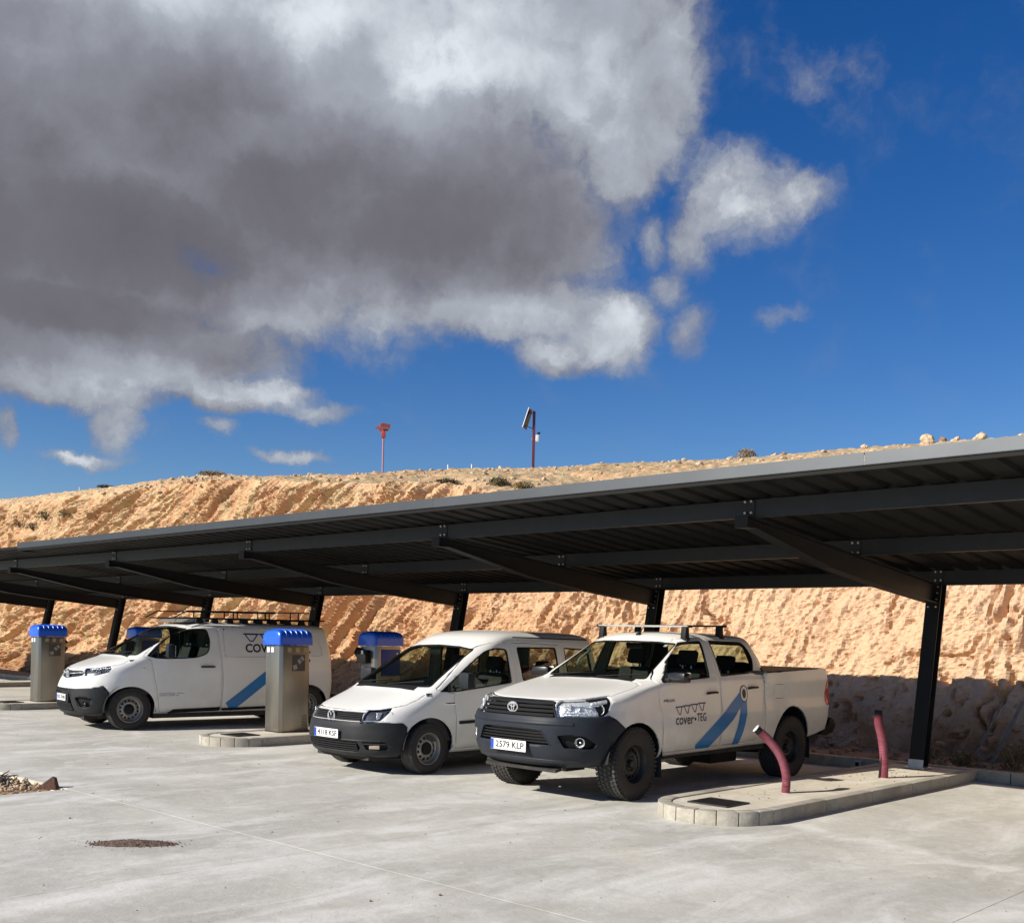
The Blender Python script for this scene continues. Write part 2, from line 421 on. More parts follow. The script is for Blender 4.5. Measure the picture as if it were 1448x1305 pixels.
def take(bm, rids, name, mats, parent, side=0, push=0, solid=.012, inner=False, subname=None, **k):
    """faces of a region as an object: side 0 = both halves joined, 1 = left, -1 = right"""
    ly = bm.faces.layers.int['rid']; rids = rids if hasattr(rids, '__len__') else [rids]
    fs = [f for f in bm.faces if f[ly] in rids]
    if not fs: print('EMPTY REGION', name, rids); return None
    vi = {}; V = []; F = []
    for f in fs:
        q = []
        for v in f.verts:
            if v.index not in vi: vi[v.index] = len(V); V.append(v.co.copy())
            q.append(vi[v.index])
        F.append(tuple(q))
    n = len(V); VV = []; FF = []
    if side >= 0: VV += V; FF += F
    if side <= 0:
        b = len(VV); VV += [Vector((v.x, -v.y, v.z)) for v in V]; FF += [tuple(i + b for i in q[::-1]) for q in F]
    me = bpy.data.meshes.new(name); me.from_pydata(VV, [], FF)
    b2 = bmesh.new(); b2.from_mesh(me)
    bmesh.ops.remove_doubles(b2, verts=b2.verts, dist=2e-5)
    b2.normal_update()
    if push:
        nn = [(v, v.normal.copy()) for v in b2.verts]
        for v, q in nn: v.co += q * push
    b2.to_mesh(me); b2.free(); sharpen(me, 38)
    mats = mats if isinstance(mats, (list, tuple)) else [mats]
    for m in mats: me.materials.append(m)
    o = bpy.data.objects.new(name, me); COL.objects.link(o); o.parent = parent
    if solid:
        md = o.modifiers.new('thickness', 'SOLIDIFY'); md.thickness = solid; md.offset = -1; md.use_even_offset = False
        if len(mats) > 1: md.material_offset = 1
    wn = o.modifiers.new('weighted_normals', 'WEIGHTED_NORMAL'); wn.keep_sharp = True; wn.weight = 60
    return tag(o, **k)
class Surf:
    def __init__(s, bm): s.t = BVHTree.FromBMesh(bm)
    def fx(s, y, z, d=.9):
        h = s.t.ray_cast(Vector((4, abs(y) + 1e-4, z)), Vector((-1, 0, 0))); return h[0].x if h[0] else d
    def sy(s, x, z, d=.9):
        h = s.t.ray_cast(Vector((x, 4, z)), Vector((0, -1, 0))); return h[0].y if h[0] else d
    def tz(s, x, y, d=1.7):
        h = s.t.ray_cast(Vector((x, abs(y) + 1e-4, 5)), Vector((0, 0, -1))); return h[0].z if h[0] else d
def textmesh(txt, size, width=None, bold=0, font=None):
    cu = bpy.data.curves.new('t', 'FONT'); cu.body = txt; cu.size = size; cu.resolution_u = 3; cu.offset = bold; cu.align_x = 'CENTER'; cu.align_y = 'CENTER'
    o = bpy.data.objects.new('t', cu); COL.objects.link(o); dg = bpy.context.evaluated_depsgraph_get()
    me = bpy.data.meshes.new_from_object(o.evaluated_get(dg)); bpy.data.objects.remove(o)
    xs = [v.co.x for v in me.vertices]; w = max(xs) - min(xs); c = (max(xs) + min(xs)) / 2; k = (width / w) if width else 1
    V = [((v.co.x - c) * k, v.co.y) for v in me.vertices]; F = [tuple(p.vertices) for p in me.polygons]; bpy.data.meshes.remove(me)
    return V, F
def side_text(txt, size, width, x, z, surf, m, parent, name='lettering', off=.003, bold=0):
    """lettering on the left flank: reading direction runs rearwards (towards -x)"""
    V, F = textmesh(txt, size, width, bold); mb = MB()
    mb.add([(x - u, surf.sy(x - u, z + v) + off, z + v) for u, v in V], F)
    return mb.build(name, m, parent, smooth=False)
def plate(parent, txt, x, z, w=.50, h=.105, tilt=0):
    mb = MB(); mb.box((x, 0, z), (.008, w, h)); p = mb.build('number_plate', PLATEW, parent, bevel=.002)
    MB().box((x + .006, -w / 2 + .024, z), (.003, .04, h - .008)).build('plate_band', EUBLUE, p)
    V, F = textmesh(txt, h * .82, w * .80, .0012); mb = MB()
    mb.add([(x + .0065, u + .024, z + v) for u, v in V], F); mb.build('plate_lettering', INK, p, smooth=False)
    return p
def wheel(parent, x, y, r, w, rimr, style, side, steer=0):
    """side +1: outer face towards +y"""
    root = None
    Mx = Matrix.Translation((x, y, r)) @ Matrix.Rotation(steer, 4, 'Z') @ Matrix.Diagonal((1, side, 1, 1))
    h = w / 2; mb = MB()
    prof = [(rimr, -h * .85), (rimr + .02, -h * .95), ((r + rimr) / 2, -h * 1.04), (r - .03, -h * .97), (r - .008, -h * .85), (r - .002, -h * .5), (r - .002, h * .5), (r - .008, h * .85), (r - .03, h * .97), ((r + rimr) / 2, h * 1.04), (rimr + .02, h * .95), (rimr, h * .85)]
    mb.lathe(prof, 64, Mx)
    ty = mb.build('wheel', RUBBER, parent, ang=40)
    tm = MB()
    if style == 'at':
        n = 50
        for i in range(n):
            for row, (yy, bw, sh, sk) in enumerate(((-.84, .26, 0, .25), (-.44, .30, .5, -.5), (0, .30, .1, .6), (.44, .30, .6, -.5), (.84, .26, 0, .25))):
                a = 2 * math.pi * (i + sh) / n
                B = Matrix.Rotation(-a, 4, 'Y') @ Matrix.Translation((r + .001, yy * h, 0)) @ Matrix.Rotation(sk, 4, 'X')
                s0 = MB(); s0.box((0, 0, 0), (.010, bw * h, 2 * math.pi * r / n * .66)); tm.add([Mx @ (B @ Vector(v)) for v in s0.v], s0.f)
            for sg in (-1, 1):
                a = 2 * math.pi * i / n
                B = Matrix.Rotation(-a, 4, 'Y') @ Matrix.Translation((r - .022, sg * h * .965, 0)) @ Matrix.Rotation(sg * .5, 4, 'Z')
                s0 = MB(); s0.box((0, 0, 0), (.030, .006, .024)); tm.add([Mx @ (B @ Vector(v)) for v in s0.v], s0.f)
    else:
        for yy in (-.66, -.28, .28, .66, 0):
            tm.lathe([(r - .004, yy * h - .017), (r + .003, yy * h - .014), (r + .003, yy * h + .014), (r - .004, yy * h + .017)], 64, Mx)
        for i in range(64):
            for sg in (-1, 1):
                a = 2 * math.pi * i / 64
                B = Matrix.Rotation(-a, 4, 'Y') @ Matrix.Translation((r - .007, sg * h * .9, 0)) @ Matrix.Rotation(sg * .7, 4, 'Z')
                s0 = MB(); s0.box((0, 0, 0), (.012, .03, 2 * math.pi * r / 64 * .7)); tm.add([Mx @ (B @ Vector(v)) for v in s0.v], s0.f)
    tm.build('tread', TREAD, ty, smooth=False)
    rm = MB(); R_ = rimr; f = h * .80
    rimprof = [(R_ + .004, f * .95), (R_ + .012, f * 1.06), (R_ - .006, f * 1.08), (R_ - .016, f * .90), (R_ - .024, f * .45), (R_ * .80, f * .30),
               (R_ * .74, f * .40), (R_ * .60, f * .52), (R_ * .52, f * .62), (R_ * .46, f * .60), (R_ * .33, f * .42), (.001, f * .42)]
    nh = {'at': 15, 'steel': 12, 'steel2': 14}[style]
    seg = nh * 4
    rm.lathe(rimprof, seg, Mx, skip=lambda i, j: i == 6 and (j % 4) in (1, 2))
    rm.lathe([(R_ - .016, f * .9), (R_ - .02, -f), (.001, -f)], seg, Mx)
    rim = rm.build('rim', DARK_RIM if style == 'at' else STEEL_RIM, ty, ang=30)
    cm = MB()
    if style == 'at':
        cm.lathe([(.045, f * .4), (.045, f * .8), (.036, f * .92), (.001, f * .95)], 24, Mx)
    else:
        cm.lathe([(R_ * .40, f * .42), (R_ * .38, f * .72), (R_ * .30, f * .84), (.001, f * .86)], 32, Mx)
    cm.build('hub_cap', BLACKM if style != 'at' else DARK_RIM, ty)
    bm_ = MB(); nb = 6 if style == 'at' else 5
    for i in range(nb):
        a = 2 * math.pi * i / nb
        p = Vector((math.cos(a) * R_ * .37, f * .5, math.sin(a) * R_ * .37)); bm_.tube([Mx @ (p + Vector((0, -.01, 0))), Mx @ (p + Vector((0, .012, 0)))], .010, 6)
    if style == 'at': bm_.build('wheel_nut', DARK_RIM, ty)
    dm = MB(); dm.lathe([(R_ * .85, -f * .2), (R_ * .85, -f * .1), (.001, -f * .1)], 24, Mx); dm.build('brake_drum', UNDER, ty)
    return ty
def oval(mb, c, a, b, t, n=24, rot=0, x=0):
    """elliptic ring in the y-z plane centred at c"""
    pts = []
    for i in range(n + 1):
        u = 2 * math.pi * i / n; yy = a * math.cos(u); zz = b * math.sin(u)
        pts.append((c[0] + x, c[1] + yy * math.cos(rot) - zz * math.sin(rot), c[2] + yy * math.sin(rot) + zz * math.cos(rot)))
    mb.tube(pts, t, 6, cap=False, up=(1, 0, 0))
def emblem_ovals(parent, c, s, m=CHROME):
    mb = MB(); oval(mb, c, s, s * .72, s * .10); oval(mb, c, s * .22, s * .66, s * .075, x=.003); oval(mb, (c[0], c[1], c[2] + s * .30), s * .58, s * .24, s * .075, x=.005)
    return mb.build('emblem', m, parent)
def emblem_vw(parent, c, s):
    mb = MB(); oval(mb, c, s, s, s * .11); x = c[0] + .004; y, z = c[1], c[2]
    def ln(P): mb.tube([(x, y + a * s, z + b * s) for a, b in P], s * .075, 5, up=(1, 0, 0))
    ln([(-.42, .80), (0, .12), (.42, .80)]); ln([(-.86, .38), (-.42, -.75), (0, 0.0), (.42, -.75), (.86, .38)])
    e = mb.build('emblem', CHROME, parent)
    MB().lathe([(s, 0), (.001, .001)], 24, Matrix.Translation((c[0] - .006, y, z)) @ Matrix.Rotation(R(-90), 4, 'Z')).build('emblem_disc', BLACK, e)
    return e
def follow(surf, z, y0, y1, r, rz, off, n=14, dz=0):
    """bar that follows the nose at height z"""
    P = []
    for i in range(n + 1):
        y = y0 + (y1 - y0) * i / n; zz = z + dz * abs(y); P.append((surf.fx(y, zz) + off, y, zz))
    return P
def seat(parent, x, y, z, w=.5, back=.62, hr=True, lean=.3):
    mb = MB(); mb.box((x, y, z), (.5, w, .16)); s = mb.build('seat', SEAT, parent, bevel=.03)
    rot = Matrix.Rotation(-lean, 3, 'Y')
    mb = MB(); mb.box((x - .25 - lean * back * .45, y, z + .05 + back / 2), (.12, w, back), rot); mb.build('backrest', SEAT, s, bevel=.035)
    if hr:
        xx = x - .25 - lean * back * .95; zz = z + back + .17
        mb = MB(); mb.box((xx, y, zz), (.09, .25, .18), rot); mb.build('headrest', SEAT, s, bevel=.035)
        mb = MB()
        for k in (-.06, .06): mb.tube([(xx, y + k, zz - .05), (xx + .02, y + k, zz - .2)], .007, 6)
        mb.build('headrest_post', CHROME, s)
    return s
def mirror_part(parent, surf, x, z, w=.16, h=.2, arm=.1, m=None, door=None, y=.9):
    m = m or BLACKM
    for sg in (1, -1):
        mb = MB(); mb.tube([(x, sg * (y - .05), z - .04), (x - .01, sg * (y + arm), z - .03)], .035, 6, ry=.02)
        base = mb.build('mirror', m, parent)
        mb = MB(); mb.box((x, sg * (y + arm + w / 2 - .02), z + .02), (.09, w, h), Rz(sg * -.15)); mb.build('mirror_housing', m, base, bevel=.032)
        mb = MB(); mb.box((x - .047, sg * (y + arm + w / 2 - .025), z + .02), (.004, w * .8, h * .8), Rz(sg * -.15)); mb.build('mirror_glass', CHROME, base)
def conform_poly(poly, surf, off, step=.05, zmin=None):
    """polygon on the flank, gridded so it can follow the curve"""
    bm = bmesh.new(); vs = [bm.verts.new((p[0], 0, p[1])) for p in poly]; bm.faces.new(vs)
    zs = [p[1] for p in poly]; xs = [p[0] for p in poly]
    z = min(zs) + step
    while z < max(zs):
        bmesh.ops.bisect_plane(bm, geom=bm.faces[:] + bm.edges[:] + bm.verts[:], dist=1e-5, plane_co=(0, 0, z), plane_no=(0, 0, 1)); z += step
    x = min(xs) + .1
    while x < max(xs):
        bmesh.ops.bisect_plane(bm, geom=bm.faces[:] + bm.edges[:] + bm.verts[:], dist=1e-5, plane_co=(x, 0, 0), plane_no=(1, 0, 0)); x += .1
    if zmin: bmesh.ops.bisect_plane(bm, geom=bm.faces[:] + bm.edges[:] + bm.verts[:], dist=1e-5, plane_co=(0, 0, zmin), plane_no=(0, 0, 1), clear_inner=True)
    bmesh.ops.triangulate(bm, faces=bm.faces)
    V = [(v.co.x, surf.sy(v.co.x, v.co.z) + off, v.co.z) for v in bm.verts]; bm.verts.index_update()
    F = [tuple(v.index for v in f.verts) for f in bm.faces]; bm.free(); return V, F
def strip2(P, w):
    """polyline of (x,z) to a ribbon polygon"""
    Lf, Rt = [], []
    for i, p in enumerate(P):
        a = Vector(P[max(i - 1, 0)]); b = Vector(P[min(i + 1, len(P) - 1)]); t = (b - a).normalized(); n = Vector((-t.y, t.x))
        ww = w[i] if hasattr(w, '__len__') else w
        Lf.append(tuple(Vector(p) + n * ww / 2)); Rt.append(tuple(Vector(p) - n * ww / 2))
    return Lf + Rt[::-1]
def circ(cx, cz, rx, rz=None, n=30, a0=0, a1=360):
    rz = rz or rx
    return [(cx + rx * math.cos(R(a0 + (a1 - a0) * i / n)), cz + rz * math.sin(R(a0 + (a1 - a0) * i / n))) for i in range(n + (0 if a1 - a0 >= 360 else 1))]
def arch(cx, r, zc, ztop, zb=.1):
    """opening: flared legs then an elliptic top"""
    return [(cx + r * .98, zb)] + circ(cx, zc, r, ztop - zc, 22, 0, 180) + [(cx - r * .98, zb)]
exec_order = []

# ================================================================== SETTING: ground
def concrete(name, base, light, darkc, streaks=True, sc=1.0):
    m = bpy.data.materials.new(name); m.use_nodes = True; t = m.node_tree; b = t.nodes['Principled BSDF']; b.inputs['Roughness'].default_value = .85
    g = t.nodes.new('ShaderNodeNewGeometry'); pos = g.outputs['Position']
    def nn(ty, **k):
        n = t.nodes.new(ty)
        for a, v in k.items(): setattr(n, a, v)
        return n
    def noise(scale, det=8, rough=.6, stretch=None, rot=0):
        n = nn('ShaderNodeTexNoise'); n.inputs['Scale'].default_value = scale; n.inputs['Detail'].default_value = det; n.inputs['Roughness'].default_value = rough; n.inputs['Distortion'].default_value = .6
        mp = nn('ShaderNodeMapping'); mp.inputs['Scale'].default_value = stretch or (1, 1, 1); mp.inputs['Rotation'].default_value = (0, 0, rot)
        t.links.new(pos, mp.inputs[0]); t.links.new(mp.outputs[0], n.inputs['Vector']); return n.outputs[0]
    def mr(v, a, b_, c, d, sm=True):
        n = nn('ShaderNodeMapRange'); n.interpolation_type = 'SMOOTHSTEP' if sm else 'LINEAR'; t.links.new(v, n.inputs[0])
        for i, x in enumerate((a, b_, c, d)): n.inputs[1 + i].default_value = x
        return n.outputs[0]
    def mix(f, a, b_, blend='MIX'):
        n = nn('ShaderNodeMix', data_type='RGBA', blend_type=blend)
        t.links.new(f, n.inputs[0]) if hasattr(f, 'links') else setattr(n.inputs[0], 'default_value', f)
        for i, v in ((6, a), (7, b_)):
            if hasattr(v, 'links'): t.links.new(v, n.inputs[i])
            else: n.inputs[i].default_value = (*v, 1)
        return n.outputs[2]
    def ma(op, a, b_=None):
        n = nn('ShaderNodeMath', operation=op)
        for i, v in enumerate((a, b_)):
            if v is None: continue
            t.links.new(v, n.inputs[i]) if hasattr(v, 'links') else setattr(n.inputs[i], 'default_value', v)
        return n.outputs[0]
    c = mix(mr(noise(.55 * sc, 6), .38, .64, 0, 1), base, tuple(x * .80 for x in base))
    c = mix(mr(noise(1.7 * sc, 10, .68, (1, .35, 1), .5), .44, .70, 0, .8), c, light)
    c = mix(mr(noise(2.3 * sc, 10, .7, (.4, 1, 1), -.3), .50, .74, 0, .65), c, darkc)
    c = mix(mr(noise(9 * sc, 8, .7), .45, .75, 0, .35), c, light)
    c = mix(mr(noise(1.1 * sc, 9, .75, (1, .5, 1), 1.1), .56, .72, 0, .45), c, (base[0] * 1.0, base[1] * .90, base[2] * .76))
    if streaks:
        s = nn('ShaderNodeSeparateXYZ'); t.links.new(pos, s.inputs[0])
        wob = mr(noise(1.2, 5), .2, .8, -.35, .35, False)
        def band(ax, ay, cc, w, amt, lo=None):
            v = ma('ADD', ma('ADD', ma('MULTIPLY', s.outputs[0], ax), ma('MULTIPLY', s.outputs[1], ay)), -cc)
            v = ma('ABSOLUTE', ma('ADD', v, wob))
            return ma('MULTIPLY', mr(v, 0, w, amt, 0), mr(noise(3.2, 10, .75, (1, .5, 1)), .35, .62, .15, 1))
        c = mix(band(1, 0, -.82, .36, .75), c, light)
        c = mix(band(.25, .97, -.18, .32, .8), c, light)
        c = mix(band(.1, 1, -4.75, .30, .45), c, light)
        c = mix(band(1, -.15, -5.0, .35, .6), c, light)
        c = mix(band(.6, .8, -7.1, .12, .45), c, light)
        # curved tyre scuffs
        for (ox, oy, sc_, am) in ((3, -12, 1.9, .22), (-9, -9, 1.5, .25), (6, 2, 2.3, .16)):
            mp = nn('ShaderNodeMapping'); mp.inputs['Location'].default_value = (-ox, -oy, 0); t.links.new(pos, mp.inputs[0])
            wv = nn('ShaderNodeTexWave', wave_type='RINGS', rings_direction='Z'); wv.inputs['Scale'].default_value = sc_ * .09; wv.inputs['Distortion'].default_value = 3; wv.inputs['Detail'].default_value = 4; wv.inputs['Detail Scale'].default_value = .3
            t.links.new(mp.outputs[0], wv.inputs['Vector'])
            f = ma('MULTIPLY', mr(wv.outputs['Fac'], .90, .99, 0, am), mr(noise(.9, 5), .45, .6, 0, 1))
            c = mix(f, c, darkc)
    ck = noise(.45, 9, .62); v_ = ma('ABSOLUTE', ma('ADD', ck, -.5)); c = mix(ma('MULTIPLY', mr(v_, 0, .0022, .55, 0), mr(noise(.35, 3), .5, .6, 0, 1)), c, (.16, .15, .13))
    dr = noise(4.5, 2, .4); c = mix(ma('MULTIPLY', mr(dr, .735, .77, 0, .55), mr(noise(.6, 3), .48, .6, 0, 1)), c, (.20, .19, .165))
    sp = noise(60, 3, .5); c = mix(mr(sp, .66, .74, 0, .35), c, darkc)
    t.links.new(c, b.inputs['Base Color'])
    bp = nn('ShaderNodeBump'); bp.inputs['Strength'].default_value = .35; bp.inputs['Distance'].default_value = .012
    h = ma('ADD', noise(30, 8, .7), ma('MULTIPLY', noise(6, 6), 1.2)); t.links.new(h, bp.inputs['Height']); t.links.new(bp.outputs[0], b.inputs['Normal'])
    return m
CONC = concrete('yard_concrete', (.50, .485, .43), (.70, .69, .65), (.39, .38, .345))
CONC2 = concrete('island_concrete', (.60, .55, .45), (.72, .68, .58), (.42, .38, .31), False, 2)
KERB = concrete('kerb_concrete', (.36, .335, .28), (.50, .47, .40), (.20, .18, .15), False, 3)
SOIL = mat('bare_soil', (.34, .23, .14), .95, col2=(.20, .13, .075), vscale=3, bump=.8, bscale=14)
CREAM = mat('cream_mortar', (.66, .60, .48), .9, var=.15, vscale=12, bump=.5, bscale=60)

ground = MB().add([(-1500, -1500, -.12), (1500, -1500, -.12), (1500, 1500, -.12), (-1500, 1500, -.12)], [(0, 1, 2, 3)]).build('ground', SOIL, kind='structure')
yard = empty('concrete_yard', (0, 0, 0), kind='structure')
gap = .003
xs = [-5.25 + 4.2 * i for i in range(-9, 6)]
ys = [-21.2, -17, -12.8, -8.6, -4.4, 4.44]
n_ = 0
for i in range(len(xs) - 1):
    for j in range(len(ys) - 1):
        x0, x1, y0, y1 = xs[i], xs[i + 1], ys[j], ys[j + 1]
        if y1 <= -4.3 and y0 > -8.7 and x1 < -5.2 and x0 > -14: continue      # unpaved pit
        bm = bmesh.new(); bmesh.ops.create_cube(bm, size=1)
        for v in bm.verts: v.co = Vector(((x0 + x1) / 2 + v.co.x * (x1 - x0 - gap), (y0 + y1) / 2 + v.co.y * (y1 - y0 - gap), -.06 + v.co.z * .12))
        for v in bm.verts:
            if v.co.z < -.1: v.co.z = -.12 + .004
        bmesh.ops.bevel(bm, geom=[e for e in bm.edges if all(v.co.z > -.05 for v in e.verts)], offset=.0015, segments=1, affect='EDGES')
        me = bpy.data.meshes.new('slab'); bm.to_mesh(me); bm.free(); me.materials.append(CONC)
        o = bpy.data.objects.new('slab', me); COL.objects.link(o); o.parent = yard
MB().box((0, -8, -.075), (110, 70, .012)).build('joint_filler', mat('joint_filler', (.20, .18, .15), .95), yard) if False else None
# soil showing in the unpaved pit
def patch(name, x0, x1, y0, y1, z, amp, n, m, **k):
    u = np.linspace(x0, x1, n); v = np.linspace(y0, y1, n); X, Y = np.meshgrid(u, v)
    Z = z + amp * (fbm(X * 2.3, Y * 2.3, 3, 5) - .5) * 2
    V = np.stack([X, Y, Z], -1).reshape(-1, 3); mb = MB()
    mb.add(V.tolist(), [(a * n + b, a * n + b + 1, (a + 1) * n + b + 1, (a + 1) * n + b) for a in range(n - 1) for b in range(n - 1)])
    return mb.build(name, m, ang=180, **k)
patch('soil_pit', -13.6, -5.256, -8.59, -4.41, -.055, .05, 90, SOIL, kind='structure')
MB().box((-9.5, -4.412, -.055), (8.3, .02, .10)).build('mortar_edge', CREAM, yard)
MB().box((-5.262, -6.4, -.06), (.02, 4.1, .10)).build('mortar_edge', CREAM, yard)
patch('verge_soil', -60, 14, 4.61, 6.6, .05, .05, 160, SOIL, kind='structure')

# ================================================================== cliff and hill
crest = [(-110, 12, 10.4)]
import math as _m
_c = [(-48.23, 12, 7.83), (-43.5, 12, 7.74), (-38.63, 12, 7.59), (-34.6, 12, 7.52), (-32.6, 12, 7.43), (-30.18, 12, 7.39), (-28.2, 12.5, 7.34), (-27.6, 14, 7.38), (-27.3, 16, 7.62), (-27.0, 18, 7.95), (-26.2, 20, 8.25), (-25, 22, 8.25), (-21.55, 22, 8.06), (-18.18, 22, 7.88), (-15.17, 22, 7.73), (-12.46, 22, 7.63), (-10.0, 22, 7.57), (-7.79, 22, 7.51), (-4.84, 22, 7.39), (10, 22, 7.1), (40, 22, 7)]
# x, y, z of the crest as seen from the yard; kept single-valued in x
_cx = np.array([-120, -75, -60, -48, -43.5, -38.6, -34.6, -32.6, -30.2, -27.4, -24.4, -21.55, -18.2, -15.2, -12.5, -10, -7.8, -4.8, 10, 40.])
_cy = np.array([12, 12, 12, 12, 12, 12, 12, 12, 12.2, 14, 17, 20, 22, 22, 22, 22, 22, 22, 22, 22.])
_cz = np.array([9.3, 8.9, 8.4, 7.83, 7.74, 7.59, 7.52, 7.46, 7.45, 7.30, 7.46, 7.80, 7.88, 7.73, 7.63, 7.57, 7.51, 7.39, 7.1, 7.0])
_bx = np.array([-120, -75, -41.9, -33.4, -28.2, -24.3, -19.2, -15.5, -13.9, -12.4, -8.6, -5.2, -.6, 10, 40.])
_bz = np.array([8.0, 7.4, 6.8, 6.65, 6.6, 6.35, 5.85, 5.58, 5.35, 5.05, 4.95, 4.9, 4.8, 4.8, 4.8])
colx = np.concatenate([np.linspace(-110, -50, 90, endpoint=False), np.linspace(-50, -24, 300, endpoint=False), np.linspace(-24, -12, 240, endpoint=False), np.linspace(-12, 4, 420, endpoint=False), np.linspace(4, 36, 70)])
def face_dy(X): return np.interp(X, [-60, -50, -34, -16, -1.5, 5], [1.9, 1.7, 1.15, .45, 0, 0])
def face_profile(X, s):
    """s 0..1 up the cut face: y, z"""
    dy = face_dy(X); zb = np.interp(X, _bx, _bz); yt = 9.55 + dy * .55; zb = 1.66 + (zb - 1.66) * (yt + 9.35) / 18.85
    ym = 7.48 + dy
    y = np.where(s < .2, 6.5 + dy + (ym - 6.5 - dy) * s / .2, ym + (yt - ym) * (s - .2) / .8)
    z = np.where(s < .2, -.15 + 1.25 * s / .2, 1.1 + (zb - 1.1) * (s - .2) / .8)
    return y, z
NS1, NS2 = 270, 110
s1 = np.linspace(0, 1, NS1); Xg, Sg = np.meshgrid(colx, s1)
Yf, Zf = face_profile(Xg, Sg)
_phi = R(1) * np.interp(colx, [-70, -30, -20, -12, -5, 4], [20, 23, 44, 64, 80, 86]); dX = np.gradient(colx)
phi = np.broadcast_to(_phi, Xg.shape); Si = np.broadcast_to(np.cumsum(np.sin(_phi) * dX), Xg.shape); Ci = np.broadcast_to(np.cumsum(np.cos(_phi) * dX), Xg.shape)
hh = Sg * 6.2
n1 = -Si + hh * np.cos(phi); t1 = Ci + hh * np.sin(phi)
strat = 1 - np.interp(Xg, [-15, -5], [0, .93])                 # bedding fades into lumpy clay at the right
def saw(v, e=.10):                                            # beds that jut out and break off sharply below
    f = v - np.floor(v); return np.where(f < e, f / e, 1 - (f - e) / (1 - e))
wv = (fbm(Xg * .45, hh * .45, 2, 4) - .5) * 2.2; wv2 = (fbm(Xg * 1.6, hh * 1.6, 13, 4) - .5) * 1.3
big = saw((n1 + wv * .30 + wv2 * .12) * 1.7 + .25 * fbm(t1 * .3, n1, 71, 2)) * smooth01((fbm(t1 * .45, n1 * .9, 3, 3) - .34) / .22)
med = saw((n1 + wv * .30 + wv2 * .10) * 4.3 + .3, .16) * smooth01((fbm(t1 * .6, n1 * 2.4, 6, 3) - .38) / .25)
sml = saw((n1 + wv * .30 + wv2 * .07) * 8.7, .22) * smooth01((fbm(t1 * 1.1, n1 * 4, 16, 3) - .42) / .2)
lump = fbm(Xg * .9, hh * .9, 9, 6, .55)
def quant(f, k, e=.16):                                       # scaly plates with sharp lower edges
    v = f * k; i = np.floor(v); r_ = v - i; return (i + smooth01(r_ / e)) / k
pl1 = quant(fbm(Xg * 1.1 - .25 * hh, hh * 1.0, 31, 4, .52) + .035 * hh, 11); pl2 = quant(fbm(Xg * 3.1, hh * 2.6, 37, 4, .55), 12)
def crk(fx_, fy_, sd, w):                                     # thin open cracks
    f = fbm(fx_, fy_, sd, 4, .5); return np.exp(-(np.abs(f - .5) / w) ** 2)
crack = crk(Xg * .75 + wv2 * .3, hh * .30 + 3, 12, .012) * smooth01((vn(Xg * .9, hh * .7, 44) - .40) / .15) + crk(t1 * .2, n1 * 1.1, 52, .012) * smooth01((vn(t1 * .5, n1 * .8, 46) - .5) / .15)
pock = np.clip(fbm(Xg * 6.1, hh * 6.4, 21, 3) - .66, 0, 1)
chips = ridged(Xg * 5, hh * 5, 4, 4); rough = np.abs(fbm(Xg * 2.6, hh * 2.6, 61, 5, .62) - .5) * 2; micro = fbm(Xg * 15, hh * 15, 8, 3, .65)
rub = smooth01((.34 - Sg) / .12)                               # crumbly foot
disp = (strat * (.30 * big + .15 * med + .07 * sml) + (1 - strat) * .05 * med + (.16 + .22 * strat) * (lump - .5)
        + (1 - strat * .7) * (.20 * (pl1 - .5) + .10 * (pl2 - .5)) + .06 * (chips - .5) + .06 * (micro - .5) + (.12 + .07 * smooth01((-Xg - 6) / 6)) * rough - .17 * crack - .55 * pock * (.6 + rub))
endf = np.clip((1 - Sg) / .06, 0, 1) * .6 + .4
Yf = Yf - disp * endf * .95; Zf = Zf + disp * endf * .30
# from the lip back up to the crest, then away
s2 = np.linspace(0, 1, NS2 + 1)[1:]
Xh, Sh = np.meshgrid(colx, s2)
yc, zc = np.interp(Xh, _cx, _cy), np.interp(Xh, _cx, _cz)
zb = np.interp(Xh, _bx, _bz)
yt_ = 9.55 + face_dy(Xh) * .55; zb = 1.66 + (zb - 1.66) * (yt_ + 9.35) / 18.85; Yh = yt_ + (yc - yt_) * Sh
Zh = zb + (zc - zb) * (.35 * np.sin(Sh * np.pi / 2) + .65 * Sh)
fade = np.clip(1 - Sh, 0, 1) * .7 + .12
Zh = Zh + (fbm(Xh * .8, Yh * .8, 3, 5) - .5) * .55 * fade + (fbm(Xh * 4, Yh * 4, 6, 4, .6) - .5) * .16
Xb, Sb = np.meshgrid(colx, np.array([.05, .15, .4, 1.0, 2.5, 6.0]))
Yb = np.interp(Xb, _cx, _cy) + 12 * Sb; Zb = np.interp(Xb, _cx, _cz) - .5 * Sb - .12
VV = np.concatenate([np.stack([Xg, Yf, Zf], -1), np.stack([Xh, Yh, Zh], -1), np.stack([Xb, Yb, Zb], -1)], 0)
nr, nc = VV.shape[:2]
me = bpy.data.meshes.new('hillside')
idx = np.arange(nr * nc).reshape(nr, nc)
q = np.stack([idx[:-1, :-1], idx[:-1, 1:], idx[1:, 1:], idx[1:, :-1]], -1).reshape(-1, 4)
me.vertices.add(nr * nc); me.vertices.foreach_set('co', VV.reshape(-1).astype(np.float32))
me.loops.add(q.size); me.loops.foreach_set('vertex_index', q.reshape(-1).astype(np.int32))
me.polygons.add(len(q)); me.polygons.foreach_set('loop_start', np.arange(0, q.size, 4, dtype=np.int32))
me.update(calc_edges=True); me.polygons.foreach_set('use_smooth', np.zeros(len(q), bool))
hill = bpy.data.objects.new('hillside', me); COL.objects.link(hill); hill['kind'] = 'structure'
def hill_z(x, y):
    j = int(np.argmin(np.abs(colx - x))); colY = VV[NS1:, j, 1]; return float(np.interp(y, colY, VV[NS1:, j, 2]))
